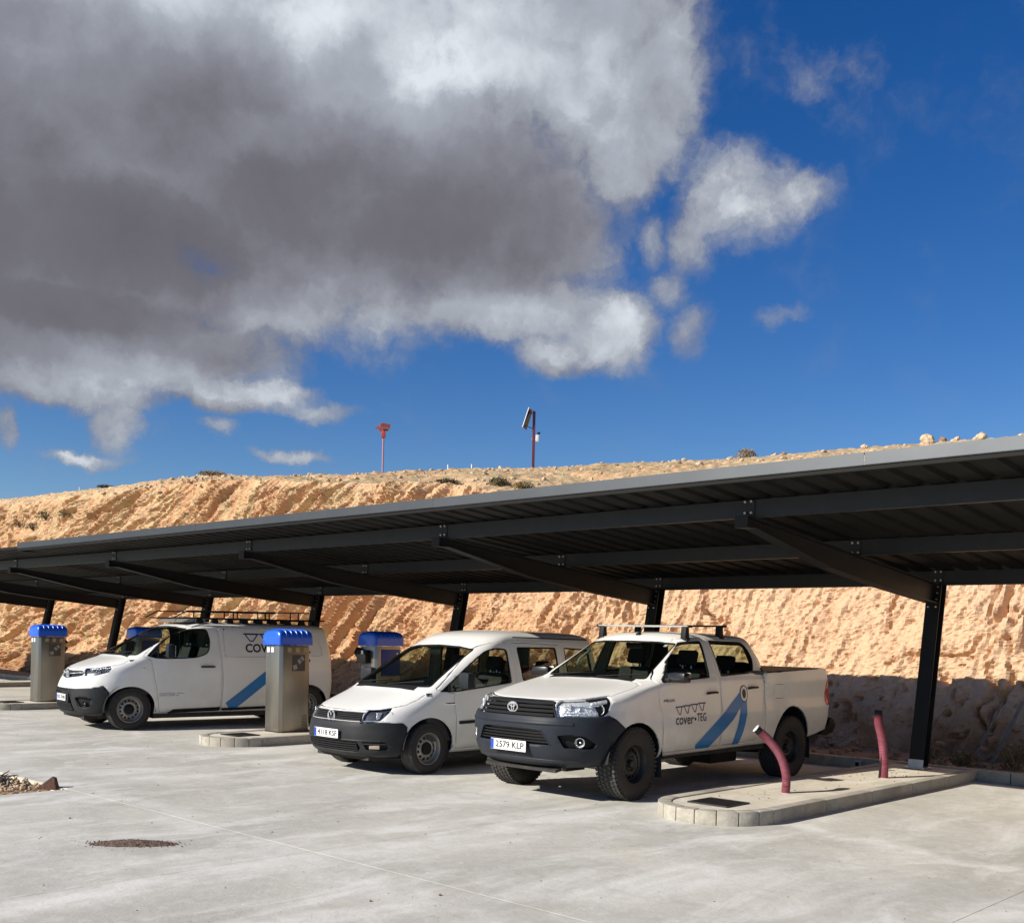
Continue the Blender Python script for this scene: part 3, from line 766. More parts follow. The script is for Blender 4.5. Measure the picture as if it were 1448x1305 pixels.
hm = bpy.data.materials.new('clay_and_marl'); hm.use_nodes = True; t = hm.node_tree; b = t.nodes['Principled BSDF']; b.inputs['Roughness'].default_value = .95; b.inputs['Specular IOR Level'].default_value = .15
g = t.nodes.new('ShaderNodeNewGeometry')
def hn(sc, det=8, st=(1, 1, 1), rot=(0, 0, 0), ro=.6):
    n = t.nodes.new('ShaderNodeTexNoise'); n.inputs['Scale'].default_value = sc; n.inputs['Detail'].default_value = det; n.inputs['Roughness'].default_value = ro
    mp = t.nodes.new('ShaderNodeMapping'); mp.inputs['Scale'].default_value = st; mp.inputs['Rotation'].default_value = rot
    t.links.new(g.outputs['Position'], mp.inputs[0]); t.links.new(mp.outputs[0], n.inputs['Vector']); return n.outputs[0]
def hmr(v, a, b_, c=0, d=1):
    n = t.nodes.new('ShaderNodeMapRange'); n.interpolation_type = 'SMOOTHSTEP'; t.links.new(v, n.inputs[0])
    for i, x in enumerate((a, b_, c, d)): n.inputs[1 + i].default_value = x
    return n.outputs[0]
def hmix(f, a, b_):
    n = t.nodes.new('ShaderNodeMix'); n.data_type = 'RGBA'; t.links.new(f, n.inputs[0])
    for i, v in ((6, a), (7, b_)):
        if hasattr(v, 'links'): t.links.new(v, n.inputs[i])
        else: n.inputs[i].default_value = (*v, 1)
    return n.outputs[2]
def hmul(a, b_):
    n = t.nodes.new('ShaderNodeMath'); n.operation = 'MULTIPLY'; t.links.new(a, n.inputs[0]); t.links.new(b_, n.inputs[1]); return n.outputs[0]
sx = t.nodes.new('ShaderNodeSeparateXYZ'); t.links.new(g.outputs['Position'], sx.inputs[0])
c = hmix(hmr(hn(.25, 4), .4, .62), (.60, .405, .245), (.54, .325, .18))
c = hmix(hmr(hn(1.6, 8, (1, 1, 1)), .5, .68, 0, .65), c, (.46, .245, .125))
c = hmix(hmr(sx.outputs[0], -12, -3, 0, .6), c, (.65, .455, .305))
leftm = hmr(sx.outputs[0], -13, -20)
band = hn(1.1, 5, (2.2, 1, .35), (0, R(-48), 0))
c = hmix(hmul(hmr(band, .47, .60, 0, .75), leftm), c, (.56, .44, .25))
c = hmix(hmul(hmr(hn(2.3, 4, (2.6, 1, .3), (0, R(-48), 0)), .52, .63, 0, .55), leftm), c, (.42, .22, .12))
c = hmix(hmr(hn(7, 8, ro=.7), .56, .72, 0, .4), c, (.40, .235, .125))
c = hmix(hmr(hn(3, 6), .60, .72, 0, .5), c, (.68, .48, .30))
nsep = t.nodes.new('ShaderNodeSeparateXYZ'); t.links.new(g.outputs['True Normal'], nsep.inputs[0])
flat = hmr(nsep.outputs[2], .80, .93)
top = hmul(flat, hmr(sx.outputs[2], 4.4, 5.0))
c = hmix(top, c, (.43, .33, .19)); c = hmix(hmul(top, hmr(hn(2.2, 8), .48, .62, 0, .7)), c, (.27, .215, .12)); c = hmix(hmul(top, hmr(hn(9, 4), .58, .66, 0, .8)), c, (.62, .52, .36))
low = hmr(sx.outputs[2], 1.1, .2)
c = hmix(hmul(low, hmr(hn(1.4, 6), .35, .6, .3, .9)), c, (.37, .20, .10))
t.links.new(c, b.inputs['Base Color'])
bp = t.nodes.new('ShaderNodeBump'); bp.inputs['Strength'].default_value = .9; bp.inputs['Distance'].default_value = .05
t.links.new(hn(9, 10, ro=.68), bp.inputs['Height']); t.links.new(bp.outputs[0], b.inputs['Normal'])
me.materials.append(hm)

# stones and pebbles strewn over the hilltop
ROCK = mat('pale_limestone', (.62, .50, .35), .95, col2=(.42, .29, .17), vscale=5, bump=.8, bscale=18)
DROCK = mat('brown_stone', (.30, .20, .13), .95, col2=(.18, .12, .08), vscale=8, bump=.8, bscale=18)
def rock(mb, c, s, flat=.7, rs=random):
    bm = bmesh.new(); bmesh.ops.create_icosphere(bm, subdivisions=1, radius=1)
    a = rs.random() * 6.28; M3 = Rz(a); k = (s * rs.uniform(.7, 1.3), s * rs.uniform(.6, 1.1), s * flat * rs.uniform(.7, 1.2))
    V = []
    for v in bm.verts:
        p = v.co * rs.uniform(.78, 1.15); V.append(Vector(c) + M3 @ Vector((p.x * k[0], p.y * k[1], p.z * k[2])))
    bm.verts.index_update(); mb.add(V, [tuple(v.index for v in f.verts) for f in bm.faces]); bm.free()
def boulder(x, y, s, label, m=ROCK, flat=.9):
    bm = bmesh.new(); bmesh.ops.create_icosphere(bm, subdivisions=3, radius=1); sd = random.random() * 50
    for v in bm.verts:
        n = v.co.normalized(); k = 1 + .5 * (float(fbm(n.x * 1.3 + sd, n.y * 1.3, n.z * 1.3, 4)) - .5) * 2
        v.co = Vector((n.x * s * k, n.y * s * k * .9, n.z * s * flat * k))
    me = bpy.data.meshes.new('boulder'); bm.to_mesh(me); bm.free(); me.materials.append(m); sharpen(me, 28)
    o = bpy.data.objects.new('boulder', me); COL.objects.link(o); o.location = (x, y, hill_z(x, y) + s * flat * .45)
    return tag(o, label, 'rock')
mb = MB(); rs = random.Random(3)
for i in range(1500):
    x = rs.uniform(-34, 3); yc_ = float(np.interp(x, _cx, _cy)); y = rs.uniform(9.6, yc_ + .5)
    s = rs.choice([.015, .02, .03, .04, .055, .08]) * rs.uniform(.8, 1.4)
    rock(mb, (x, y, hill_z(x, y) + s * .25), s, rs=rs)
mb.build('loose_stones', ROCK, kind='stuff', label='small pale stones strewn over the dry hilltop')

# dry shrubs
SHRUB = mat('dry_shrub', (.14, .125, .06), .9, col2=(.075, .062, .035), vscale=9)
SHRUB2 = mat('straw_shrub', (.34, .26, .13), .9, col2=(.17, .12, .06), vscale=9)
def shrub(x, y, z, r, h, label, m=SHRUB, n=420, cat='shrub', name='dry_shrub'):
    rs = random.Random(int(abs(x * 91 + y * 37) * 10)); mb = MB(); st = MB()
    root = empty(name, (x, y, z), label=label, cat=cat)
    for i in range(14):
        a = rs.uniform(0, 6.28); e = rs.uniform(.2, 1); tip = Vector((math.cos(a) * r * e, math.sin(a) * r * e, h * rs.uniform(.6, 1)))
        st.tube([(0, 0, -.05), tip * .5 + Vector((0, 0, h * .1)), tip], [.012, .008, .003], 4)
    for i in range(n):
        a = rs.uniform(0, 6.28); e = rs.random() ** .6; q = rs.random()
        p = Vector((math.cos(a) * r * e * (1 - .35 * q), math.sin(a) * r * e * (1 - .35 * q), h * q * (1 - .4 * e * e)))
        d = Vector((rs.uniform(-1, 1), rs.uniform(-1, 1), rs.uniform(0, 1.2))).normalized(); l = rs.uniform(.05, .12) * (r / .4) ** .5
        w = d.cross(Vector((rs.random(), rs.random(), rs.random()))).normalized() * l * .18
        mb.add([p - w, p + w, p + d * l], [(0, 1, 2)])
    st.build('stem', m, root); mb.build('foliage', m, root, smooth=False)
    return root
def hshrub(x, y, r, h, label, m=SHRUB, **k): return shrub(x, y, hill_z(x, y), r, h, label, m, **k)

# ================================================================== carport
STEEL = mat('dark_grey_steel', (.024, .028, .034), .42, 0, var=.12, vscale=5, spec=.25)
STEELB = mat('carport_column_paint', (.016, .017, .019), .5, 0, var=.15, vscale=5, spec=.18)
SHEET = mat('grey_roof_sheet', (.014, .0135, .0125), .6, 0, var=.10, vscale=3, spec=.10)
FASC = mat('fascia_flashing', (.085, .092, .10), .46, .9, var=.06, vscale=2)
GALV = mat('galvanised_steel', (.52, .53, .54), .45, .7, var=.12, vscale=8)
BAY = 4.4269; ZR = lambda y: 3.068 - .093 * y
XR, XL = 9.6, -38.0
cp = empty('carport', (0, 4, 0), label='long dark steel carport with a sloping ribbed metal roof over the parked vehicles', cat='carport')
def cpb(mb, name, m, **k):
    mb.v = [(p[0], p[1] - 4, p[2]) for p in mb.v]; par = k.pop('parent', cp); return mb.build(name, m, par, **k)
def ibeam_x(y, z0, z1, x0, x1, fw=.09):
    mb = MB(); xc, L_ = (x0 + x1) / 2, x1 - x0
    mb.box((xc, y, (z0 + z1) / 2), (L_, .012, z1 - z0 - .03)); mb.box((xc, y, z0 + .007), (L_, fw, .014)); mb.box((xc, y, z1 - .007), (L_, fw, .014)); return mb
# channel facing the yard: web flush at the front
def channel_x(y, z0, z1, x0, x1):
    mb = MB(); xc, L_ = (x0 + x1) / 2, x1 - x0
    mb.box((xc, y - .004, (z0 + z1) / 2), (L_, .008, z1 - z0)); mb.box((xc, y + .034, z0 + .005), (L_, .066, .01)); mb.box((xc, y + .034, z1 - .005), (L_, .066, .01)); return mb
for (y, z0, z1) in ((0, 2.885, 3.06), (2.29, 2.672, 2.847), (4.62, 2.445, 2.632)):
    x = XR
    while x > XL:
        x2 = max(x - 2 * BAY, XL); cpb(channel_x(y, z0, z1, x2 + .0005, x - .0005), 'purlin', STEEL); x = x2
ks = [k for k in range(-2, 9)]
def rafter(k):
    X0 = -k * BAY
    top = [(-.14, ZR(-.14) - .186), (4.52, 2.452)]
    bot = [(-.14, 2.785), (.03, 2.79), (1.586, 2.496), (2.867, 2.352), (4.42, 2.215)]
    mb = MB(); mb.prism([top[0]] + bot + [top[1]], 0, X0 - .005, X0 + .005)
    def fl(P, dz, w=.072):
        for a, b_ in zip(P[:-1], P[1:]): mb.prism([(a[0], a[1]), (b_[0], b_[1]), (b_[0], b_[1] + dz), (a[0], a[1] + dz)], 0, X0 - w, X0 + w)
    fl([(top[0][0], top[0][1] - .012), (top[1][0], top[1][1] - .012)], .012); fl(bot[1:], -.012)
    mb.box((X0, -.146, (top[0][1] + 2.775) / 2), (.144, .012, top[0][1] - 2.775))
    mb.prism([(-.14, 2.785), (.03, 2.79), (.03, 2.778), (-.14, 2.773)], 0, X0 - .072, X0 + .072)
    return cpb(mb, 'rafter', STEELB)
r0 = None
for k in ks:
    X0 = -k * BAY
    if r0 is None: r0 = rafter(k); rk = k; r_o = r0
    else:
        r_o = r0.copy(); COL.objects.link(r_o); r_o.parent = cp; r_o.location = (-(k - rk) * BAY, 0, 0)
    # cleats bolting each purlin to the rafter
    for (y, zc_) in ((0, 2.985), (2.29, 2.757), (4.62, 2.565)):
        mb = MB(); mb.box((X0 + .0, y - .014, zc_ - .01), (.13, .010, .15)); cl = cpb(mb, 'cleat', STEEL)
        mb = MB()
        for dx in (-.035, .035):
            for dz in (-.055, .055):
                mb = MB(); mb.tube([(X0 + dx, y - .018, zc_ + dz), (X0 + dx, y - .036, zc_ + dz)], .013, 6); cpb(mb, 'bolt', GALV, parent=cl)
def column(k):
    X0 = -k * BAY; w = .092; mb = MB()
    yb, yt, ztf = 4.02, 4.445, 2.24; d = .15
    ytop = yt + (2.46 - ztf) * (yt - yb) / (ztf - .13)
    def sl(y0, y1, a, b_):
        mb.prism([(yb + y0, .13), (yb + y1, .13), (ytop + y1, 2.47 - .1 * y1), (ytop + y0, 2.47 - .1 * y0)], 0, X0 + a, X0 + b_)
    sl(0, .014, -w, w); sl(d, d + .014, -w, w); sl(.014, d, -.006, .006)
    c_ = cpb(mb, 'column', STEELB)
    mb = MB(); mb.prism([(yb - .012, .125), (yb - .001, .125), (yb + .021, .235), (yb + .010, .235)], 0, X0 - w - .004, X0 + w + .004); mb.box((X0, yb + .08, .1325), (.26, .26, .013)); cpb(mb, 'base_plate', GALV, parent=c_)
    mb = MB()
    for z in (2.16, 2.26, 2.34, 2.42):
        for dx in (-.05, .05):
            yy = yb + (yt - yb) * (z - .13) / (ztf - .13); mb.tube([(X0 + dx, yy - .001, z), (X0 + dx, yy - .022, z)], .011, 6)
    cpb(mb, 'bolt', GALV, parent=c_)['kind'] = 'stuff'
    return c_
for k in ks: column(k)
# ribbed roof sheets, 1.2 m wide
def sheet_mesh():
    P = []; w = 1.2; n = 4; p = w / n; x = 0
    for i in range(n):
        P += [(x, 0), (x + p * .62, 0), (x + p * .70, .035), (x + p * .92, .035)]; x += p
    P.append((w, 0)); y0, y1 = -.83, 5.05; V = []; F = []
    for (px, pz) in P:
        V += [(px, y0 - 4, ZR(y0) + pz), (px, y1 - 4, ZR(y1) + pz), (px, y0 - 4, ZR(y0) + pz + .002), (px, y1 - 4, ZR(y1) + pz + .002)]
    for i in range(len(P) - 1):
        a = 4 * i; F += [(a, a + 1, a + 5, a + 4), (a + 2, a + 6, a + 7, a + 3), (a, a + 4, a + 6, a + 2), (a + 1, a + 3, a + 7, a + 5)]
    return MB().add(V, F)
x = XR - 1.2; s0 = sheet_mesh().build('roof_sheet', SHEET, cp, smooth=False); s0.location = (x, 0, 0); x -= 1.2
while x > XL - .5:
    s_ = s0.copy(); COL.objects.link(s_); s_.parent = cp; s_.location = (x, 0, random.uniform(0, .002)); x -= 1.2
MB().box(((XR + XL) / 2, 1.06, ZR(5.06) + .02), (XR - XL, .012, .10)).build('rear_flashing', SHEET, cp)
fx_ = [9.6, 6.9, 1.6, -3.7, -9.0, -15.55]
for a, b_ in zip(fx_[:-1], fx_[1:]):
    mb = MB(); L_ = a - b_ - .006; xc = (a + b_) / 2; dz = random.uniform(-.002, .002)
    mb.box((xc, -.856, 3.198 + dz), (L_, .004, .100)); mb.box((xc, -.80, 3.250 + dz), (L_, .11, .004)); mb.box((xc, -.835, 3.146 + dz), (L_, .04, .004))
    cpb(mb, 'fascia', FASC)
mb = MB(); mb.box(((-15.6 + XL) / 2, -.838, 3.165), (XL + 15.6, .01, .05)); cpb(mb, 'fascia', SHEET)
mb = MB(); mb.box((-15.57, -.6, 3.16), (.01, .5, .12)); cpb(mb, 'end_flashing', SHEET)
MB().box(((XR - 15.5) / 2, -4.846, 3.115), (XR + 15.5, .05, .03)).build('drip_edge', SHEET, cp)

# ================================================================== kerbs and islands
def kerb_stone(mb_poly, z0, z1, parent, m=None, bev=.012, name='kerb_stone'):
    mb = MB(); mb.prism(mb_poly, 2, z0, z1); o = mb.build(name, m or KERB, parent, bevel=bev, ang=50); return o
def island(xc, label, grate=True, yend=4.435, xw=.585):
    root = empty('kerb_island', (xc, 1.6, 0), label=label, cat='traffic island', group='kerbed islands between the parking bays')
    def loc(P): return [(a - 0, b_ - 1.6) for a, b_ in P]
    t_ = .13; yc0 = -.47; r = xw
    rs = random.Random(int(xc * 10)); y = yc0
    while y < yend - .02:
        y2 = min(y + 1.0, yend)
        if yend - y2 < .25: y2 = yend
        for sg in (-1, 1):
            dz = rs.uniform(-.003, .003)
            kerb_stone(loc([(sg * r, y + .0015), (sg * (r - t_), y + .0015), (sg * (r - t_), y2 - .0015), (sg * r, y2 - .0015)]), -.02, .13 + dz, root)
        y = y2
    n = 9
    for i in range(n):
        a0, a1 = math.pi + math.pi * i / n + .006, math.pi + math.pi * (i + 1) / n - .006
        P = [(r * math.cos(a), yc0 + r * math.sin(a)) for a in (a0, (a0 + a1) / 2, a1)] + [((r - t_) * math.cos(a), yc0 + (r - t_) * math.sin(a)) for a in (a1, (a0 + a1) / 2, a0)]
        kerb_stone(loc(P), -.02, .13 + rs.uniform(-.003, .003), root, CONC2 if False else KERB, .010)
    ri = r - t_ - .004
    P = [(ri * math.cos(math.pi + math.pi * i / 16), yc0 + ri * math.sin(math.pi + math.pi * i / 16)) for i in range(17)] + [(ri, yend), (-ri, yend)]
    kerb_stone(loc(P), 0, .118, root, CONC2, 0, 'concrete_infill')
    if grate:
        g_ = MB(); x0, x1, y0, y1 = -.24, .20, -.66, -.26
        for a, b_, c_, d_ in ((x0, x1, y0, y0 + .02), (x0, x1, y1 - .02, y1), (x0, x0 + .02, y0 + .02, y1 - .02), (x1 - .02, x1, y0 + .02, y1 - .02)): g_.box(((a + b_) / 2, (c_ + d_) / 2 - 1.6, .126), (b_ - a, d_ - c_, .014))
        fr = g_.build('grate_frame', DARK_RIM, root); b2 = MB(); kx = x0 + .04
        while kx < x1 - .03: b2.box((kx, (y0 + y1) / 2 - 1.6, .126), (.016, y1 - y0 - .04, .010)); kx += .034
        yy = y0 + .05
        while yy < y1 - .03: b2.box(((x0 + x1) / 2, yy - 1.6, .122), (x1 - x0 - .04, .008, .008)); yy += .06
        b2.build('grate_bar', DARK_RIM, fr, smooth=False)
        MB().box(((x0 + x1) / 2, (y0 + y1) / 2 - 1.6, .1195), (x1 - x0 - .02, y1 - y0 - .02, .002)).build('grate_shade_sheet', BLACKM, fr)  # black sheet on the slab, painted shade of a hollow under the bars
    return root
island(.03, 'kerbed concrete island in the right foreground with two bent pink pipes and a drain grate')
island(-8.27, 'kerbed island between the people carrier and the panel van')
island(-16.72, 'kerbed island at the far left, beyond the panel van')
island(-25.1, 'kerbed concrete island farthest off at the left edge', False)
bk = empty('back_kerb', (0, 4.52, 0), kind='structure')
x = 14.0; rs = random.Random(9)
while x > -60:
    x2 = x - 1.0; dz = rs.uniform(-.004, .004)
    kerb_stone([(x - .004, -.075), (x2 + .004, -.075), (x2 + .004, .075), (x - .004, .075)], -.02, .135 + dz, bk) if x > -26 else None
    if x <= -26: kerb_stone([(x - .004, -.075), (-60, -.075), (-60, .075), (x - .004, .075)], -.02, .135, bk); break
    x = x2

# ================================================================== vacuum cabinets
INOX = mat('brushed_stainless', (.30, .28, .245), .30, .88, col2=(.20, .187, .162), vscale=3, vscalev=(1, 1, .15), detail=8)
BLUEP = mat('blue_plastic_lid', (.008, .10, .62), .32, coat=.3)
NAVYP = mat('blue_plastic_door', (.008, .035, .22), .4)
STK = mat('tan_sticker', (.36, .27, .15), .6); STW = mat('white_sticker', (.78, .78, .76), .5)
SIGN = mat('brown_sign', (.055, .042, .038), .45); SIGNP = mat('grey_print', (.30, .27, .24), .5)
def cabinet(x, y, rz, label, front=True, lean=0):
    """x,y = centre of the footprint; local -y is the narrow face, +x the long one"""
    root = empty('vacuum_cabinet', (x, y, .118), rz, label=label, cat='vacuum cabinet', group='stainless cabinets with blue lids on the islands')
    root.rotation_euler[1] = lean
    w, d, h = .44, .56, 1.335; c_ = .045
    P = [(-w / 2 + c_, -d / 2), (w / 2 - c_, -d / 2), (w / 2, -d / 2 + c_), (w / 2, d / 2 - c_), (w / 2 - c_, d / 2), (-w / 2 + c_, d / 2), (-w / 2, d / 2 - c_), (-w / 2, -d / 2 + c_)]
    mb = MB(); mb.prism(P, 2, 0, h); body = mb.build('body', INOX, root, bevel=.008, ang=25)
    mb = MB(); mb.prism(inset(P, -.006), 2, -.002, .018); mb.build('plinth', DARK_RIM, root)
    # ribbed barrel lid running along the long side
    nx = 14; prof = []
    for i in range(nx + 1):
        a = math.pi * i / nx; prof.append((-(w / 2 + .02) * abs(math.cos(a)) ** .55 * (1 if math.cos(a) >= 0 else -1), .10 + .135 * math.sin(a) ** .7))
    prof = [(-(w / 2 + .022), 0)] + prof + [((w / 2 + .022), 0)]
    ny = 61; V = []; F = []; y0, y1 = -d / 2 - .03, d / 2 + .03; n = len(prof)
    for j in range(ny):
        v = j / (ny - 1); yy = y0 + (y1 - y0) * v
        e = min(1, math.sin(math.pi * min(v, 1 - v) / .16) ** .4 if min(v, 1 - v) < .08 else 1); e = max(e, .0)
        rb = 1 + (.0 * max(0, math.cos(2 * math.pi * (v * 5.5 - .25))) ** 3 if .08 < v < .95 else 0)
        for (px, pz) in prof:
            k = (1 - .14 * (1 - e)); top = (pz > .03)
            V.append((px * (1 - .10 * (1 - e)), yy, h + .006 + (pz * (rb if pz > .12 else 1) * (1 - .30 * (1 - e)) if top else pz)))
    for j in range(ny - 1):
        for i in range(n - 1): F.append((j * n + i, j * n + i + 1, (j + 1) * n + i + 1, (j + 1) * n + i))
        F.append((j * n, (j + 1) * n, (j + 1) * n + n - 1, j * n + n - 1))
    F += [tuple(range(n))[::-1], tuple((ny - 1) * n + i for i in range(n))]
    lid_ = MB().add(V, F).build('lid', BLUEP, root, ang=40)
    for k in range(5):
        yy = y0 + (y1 - y0) * (.20 + .155 * k); mb = MB(); mb.tube([(px * 1.0, yy, h + .008 + pz) for px, pz in prof if pz > .05], .011, 6); mb.build('lid_rib', BLUEP, lid_)
    if front:
        mb = MB()
        for yy in (-.10, .05, .20): mb.box((w / 2 + .002, yy - .02, h - .07), (.003, .075, .07))
        mb.build('label_sticker', STK, root)
        mb = MB()
        for xx in (-.11, .0): mb.box((xx, -d / 2 - .002, h - .07), (.065, .003, .075))
        mb.build('label_sticker', STW, root)
        sg = MB().box((w / 2 + .004, .05, h - .27), (.006, .23, .25)).build('instruction_sign', SIGN, root)
        mb = MB(); T_ = Matrix.Translation((w / 2 + .008, .05, h - .27))
        mb.box((w / 2 + .008, .085, h - .225), (.002, .12, .07), Matrix.Rotation(R(40), 3, 'X')); mb.box((w / 2 + .008, -.02, h - .335), (.002, .075, .07), Matrix.Rotation(R(20), 3, 'X'))
        pr = mb.build('pictogram', SIGNP, sg)
        MB().box((w / 2 + .0095, .09, h - .225), (.002, .07, .018), Matrix.Rotation(R(-50), 3, 'X')).build('pictogram_mark', SIGN, sg)
        mb = MB()
        for i in range(8): mb.box((w / 2 + .001, .17, .10 + i * .022), (.003, .10, .008))
        mb.build('vent', DARK_RIM, root)
        mb = MB(); mb.tube([(.02, d / 2 + .03, h - .30), (.02, d / 2 + .05, h - .22), (.02, d / 2 + .05, h - .12), (.02, d / 2 + .02, h - .04)], [.05, .075, .075, .04], 12); mb.build('hose_holder', BLACKM, root)
    else:
        mb = MB(); mb.box((-.06, -d / 2 - .05, h - .17), (.24, .10, .22)); mb.build('coin_box', BLACKM, root, bevel=.02)
        mb = MB(); mb.tube([(-.2, -d / 2 - .04, h - .28), (-.2, -d / 2 - .05, h - .12), (-.2, -d / 2 - .02, h - .03)], [.05, .07, .05], 12); mb.build('hose_holder', BLACKM, root)
        mb = MB()
        mb.box((-.02, -d / 2 - .103, h - .10), (.05, .004, .06)); mb.build('label_sticker', STW, root)
        mb = MB(); mb.box((w / 2 + .006, .03, h - .27), (.012, .40, .44)); dr = mb.build('service_door', NAVYP, root, bevel=.005)
        MB().box((w / 2 + .014, .16, h - .12), (.006, .03, .03)).build('door_lock', GALV, dr)
    return root
L_ = -.012
cabinet(-8.475, .49, 0, 'stainless cabinet with bright blue lid between people carrier and panel van', True, L_)
cabinet(-16.79, .32, 0, 'stainless cabinet with blue lid at the far left, beside the panel van nose', True, L_)
cabinet(-8.47, 2.35, 0, 'cabinet with black box and blue door, behind the windscreen of the people carrier', False, L_)
cabinet(-16.70, 2.40, 0, 'cabinet of which only the dark blue lid shows above the windscreen of the panel van', False, L_)

# ================================================================== pink conduits
PINK = mat('pink_corrugated_pipe', (.25, .062, .092), .65, col2=(.18, .042, .062), vscale=14)
def conduit(path, r, label, split=False):
    P = [Vector(p) for p in path]; base = P[0].copy(); root = empty('corrugated_pipe', base, label=label, cat='pipe'); P = [p - base for p in P]
    # resample
    def cr(t):
        n = len(P) - 1; i = min(int(t * n), n - 1); u = t * n - i; p0, p1, p2, p3 = P[max(i - 1, 0)], P[i], P[i + 1], P[min(i + 2, n)]
        return .5 * ((2 * p1) + (-p0 + p2) * u + (2 * p0 - 5 * p1 + 4 * p2 - p3) * u * u + (-p0 + 3 * p1 - 3 * p2 + p3) * u ** 3)
    N_ = 240; Q = [cr(i / N_) for i in range(N_ + 1)]; rr = [r * (1 + .075 * math.sin(i * 2 * math.pi / 4)) for i in range(N_ + 1)]
    mb = MB(); mb.tube(Q, rr, 20, cap=False); mb.tube(Q[::8], r * .86, 16, cap=False); mb.build('pipe_wall', PINK, root, ang=80)
    t_ = (Q[-1] - Q[-6]).normalized(); e = Q[-1]
    mb = MB(); mb.tube([e - t_ * .005, e + t_ * .055], r * .93, 20); cp_ = mb.build('end_cap', BLACKM, root)
    mb = MB(); mb.tube([e + t_ * .055, e + t_ * .064], r * 1.02, 20); mb.build('cap_rim', PLATEW if not split else BLACKM, cp_)
    mb = MB(); mb.tube([(0, 0, -.01), (0, 0, .02)], r * 1.12, 14); mb.build('mortar_collar', CREAM, root)
    if split:
        mb = MB(); mb.tube([(-r * .7, -r * .75, .02), (-r * .45, -r * .95, .18), (-r * .1, -r * 1.03, .34)], [.02, .012, .002], 5); mb.build('tear', BLACKM, root)
    return root
"""positions measured on the island top"""
conduit([(.06, .71, .10), (.062, .712, .30), (.02, .66, .50), (-.07, .575, .66), (-.135, .52, .735)], .043, 'pink corrugated pipe bent to the left, nearest the drain grate')
conduit([(.155, 2.79, .10), (.155, 2.79, .30), (.135, 2.77, .55), (.10, 2.745, .74), (.095, 2.745, .84)], .047, 'nearly upright pink corrugated pipe with a torn foot, next to the carport column', True)

# ================================================================== leftovers on the ground
WOODG = mat('weathered_wood', (.30, .26, .21), .9, col2=(.16, .13, .10), vscale=6, vscalev=(1, 1, 6))
BRICK = mat('brick_red', (.11, .055, .038), .9, var=.2, vscale=10, bump=.6, bscale=50)
rs = random.Random(5); mb = MB()
for i in range(60):
    x, y = rs.gauss(-6.75, .34), rs.gauss(-4.75, .13); y = min(y, -4.5)
    a = rs.uniform(-.6, .9) + 2.3; l = rs.uniform(.06, .30); z = rs.uniform(-.02, .09) * max(0, 1 - abs(x + 6.6) / 1.0) - .01
    d = Vector((math.cos(a) * l, math.sin(a) * l, rs.uniform(-.04, .06))); mb.tube([Vector((x, y, z)) - d, Vector((x, y, z)), Vector((x, y, z)) + d], [.006, rs.uniform(.008, .018), .005], 5)
mb.build('debris_sticks', WOODG, kind='stuff', label='heap of broken sticks and dry debris in the unpaved pit')
mb = MB()
for i in range(160):
    x, y = rs.gauss(-6.3, .55), rs.gauss(-4.75, .18); y = min(y, -4.46); s = rs.uniform(.01, .035); rock(mb, (x, y, -.03 + s * .5), s, rs=rs)
mb.build('pit_rubble', ROCK, kind='stuff', label='light rubble lying in the unpaved pit')
mb = MB(); mb.add([(-.13, -.03, 0), (.10, -.05, 0), (.10, .05, 0), (-.1, .05, 0), (.05, -.03, .135), (.075, -.035, .12), (.075, .03, .12), (.04, .03, .13)], [(0, 3, 2, 1), (0, 1, 5, 4), (1, 2, 6, 5), (2, 3, 7, 6), (3, 0, 4, 7), (4, 5, 6, 7)])
b_ = mb.build('brick_fragment', BRICK, bevel=.005, label='dark red wedge of broken brick at the corner of the unpaved pit', cat='brick'); b_.location = (-5.50, -4.50, -.02); b_.rotation_euler = (0, 0, R(44))
# spilt gravel: a low mound
GRAV = mat('brown_gravel', (.17, .115, .085), .95, col2=(.09, .06, .045), vscale=30, bump=.8, bscale=60)
gc = Vector((-2.16, -5.27)); ax = Vector((.69, .72)).normalized(); ay = Vector((-ax.y, ax.x)); mb = MB(); rs = random.Random(11)
n = 40; V = []
for i in range(n + 1):
    for j in range(n + 1):
        u, v = i / n * 2 - 1, j / n * 2 - 1; rr = math.hypot(u, v); edge = 1 + .3 * (float(fbm(u * 2 + 5, v * 2, 1, 3)) - .5)
        hgt = max(0, 1 - (rr / edge) ** 1.6) * .028 * (.7 + .9 * float(fbm(u * 9, v * 9, 2, 3))); p = gc + ax * (u * .35) + ay * (v * .13); V.append((p.x, p.y, hgt - .001))
mb.add(V, [(i * (n + 1) + j, (i + 1) * (n + 1) + j, (i + 1) * (n + 1) + j + 1, i * (n + 1) + j + 1) for i in range(n) for j in range(n)])
for i in range(1500):
    u, v = rs.gauss(0, .45), rs.gauss(0, .45); p = gc + ax * (u * .35) + ay * (v * .14); rr = math.hypot(u, v); s = rs.uniform(.003, .008)
    rock(mb, (p.x, p.y, max(0, 1 - rr ** 1.6) * .022 + s * .4), s, rs=rs) if i % 2 else None
mb.build('spilt_gravel', GRAV, kind='stuff', label='low brown heap of spilt gravel on the concrete')
for (px, py, s, lb) in ((-4.52, -5.55, .016, 'small dark pebble on the concrete below the unpaved pit'), (-3.55, -5.15, .012, 'tiny dark pebble left of the spilt gravel'), (.45, -5.05, .014, 'dark pebble on the bare concrete in the foreground, left one'), (.62, -4.62, .012, 'dark pebble on the bare concrete in the foreground, right one')):
    mb = MB(); rock(mb, (0, 0, s * .4), s, rs=rs); o = mb.build('pebble', DROCK, label=lb, cat='pebble'); o.location = (px, py, 0)
mb = MB()
for i in range(420):
    x, y = rs.uniform(-3, 7), rs.uniform(-6.5, 2.5); s = rs.choice((.002, .003, .004, .006)); rock(mb, (x, y, s * .4), s, rs=rs)
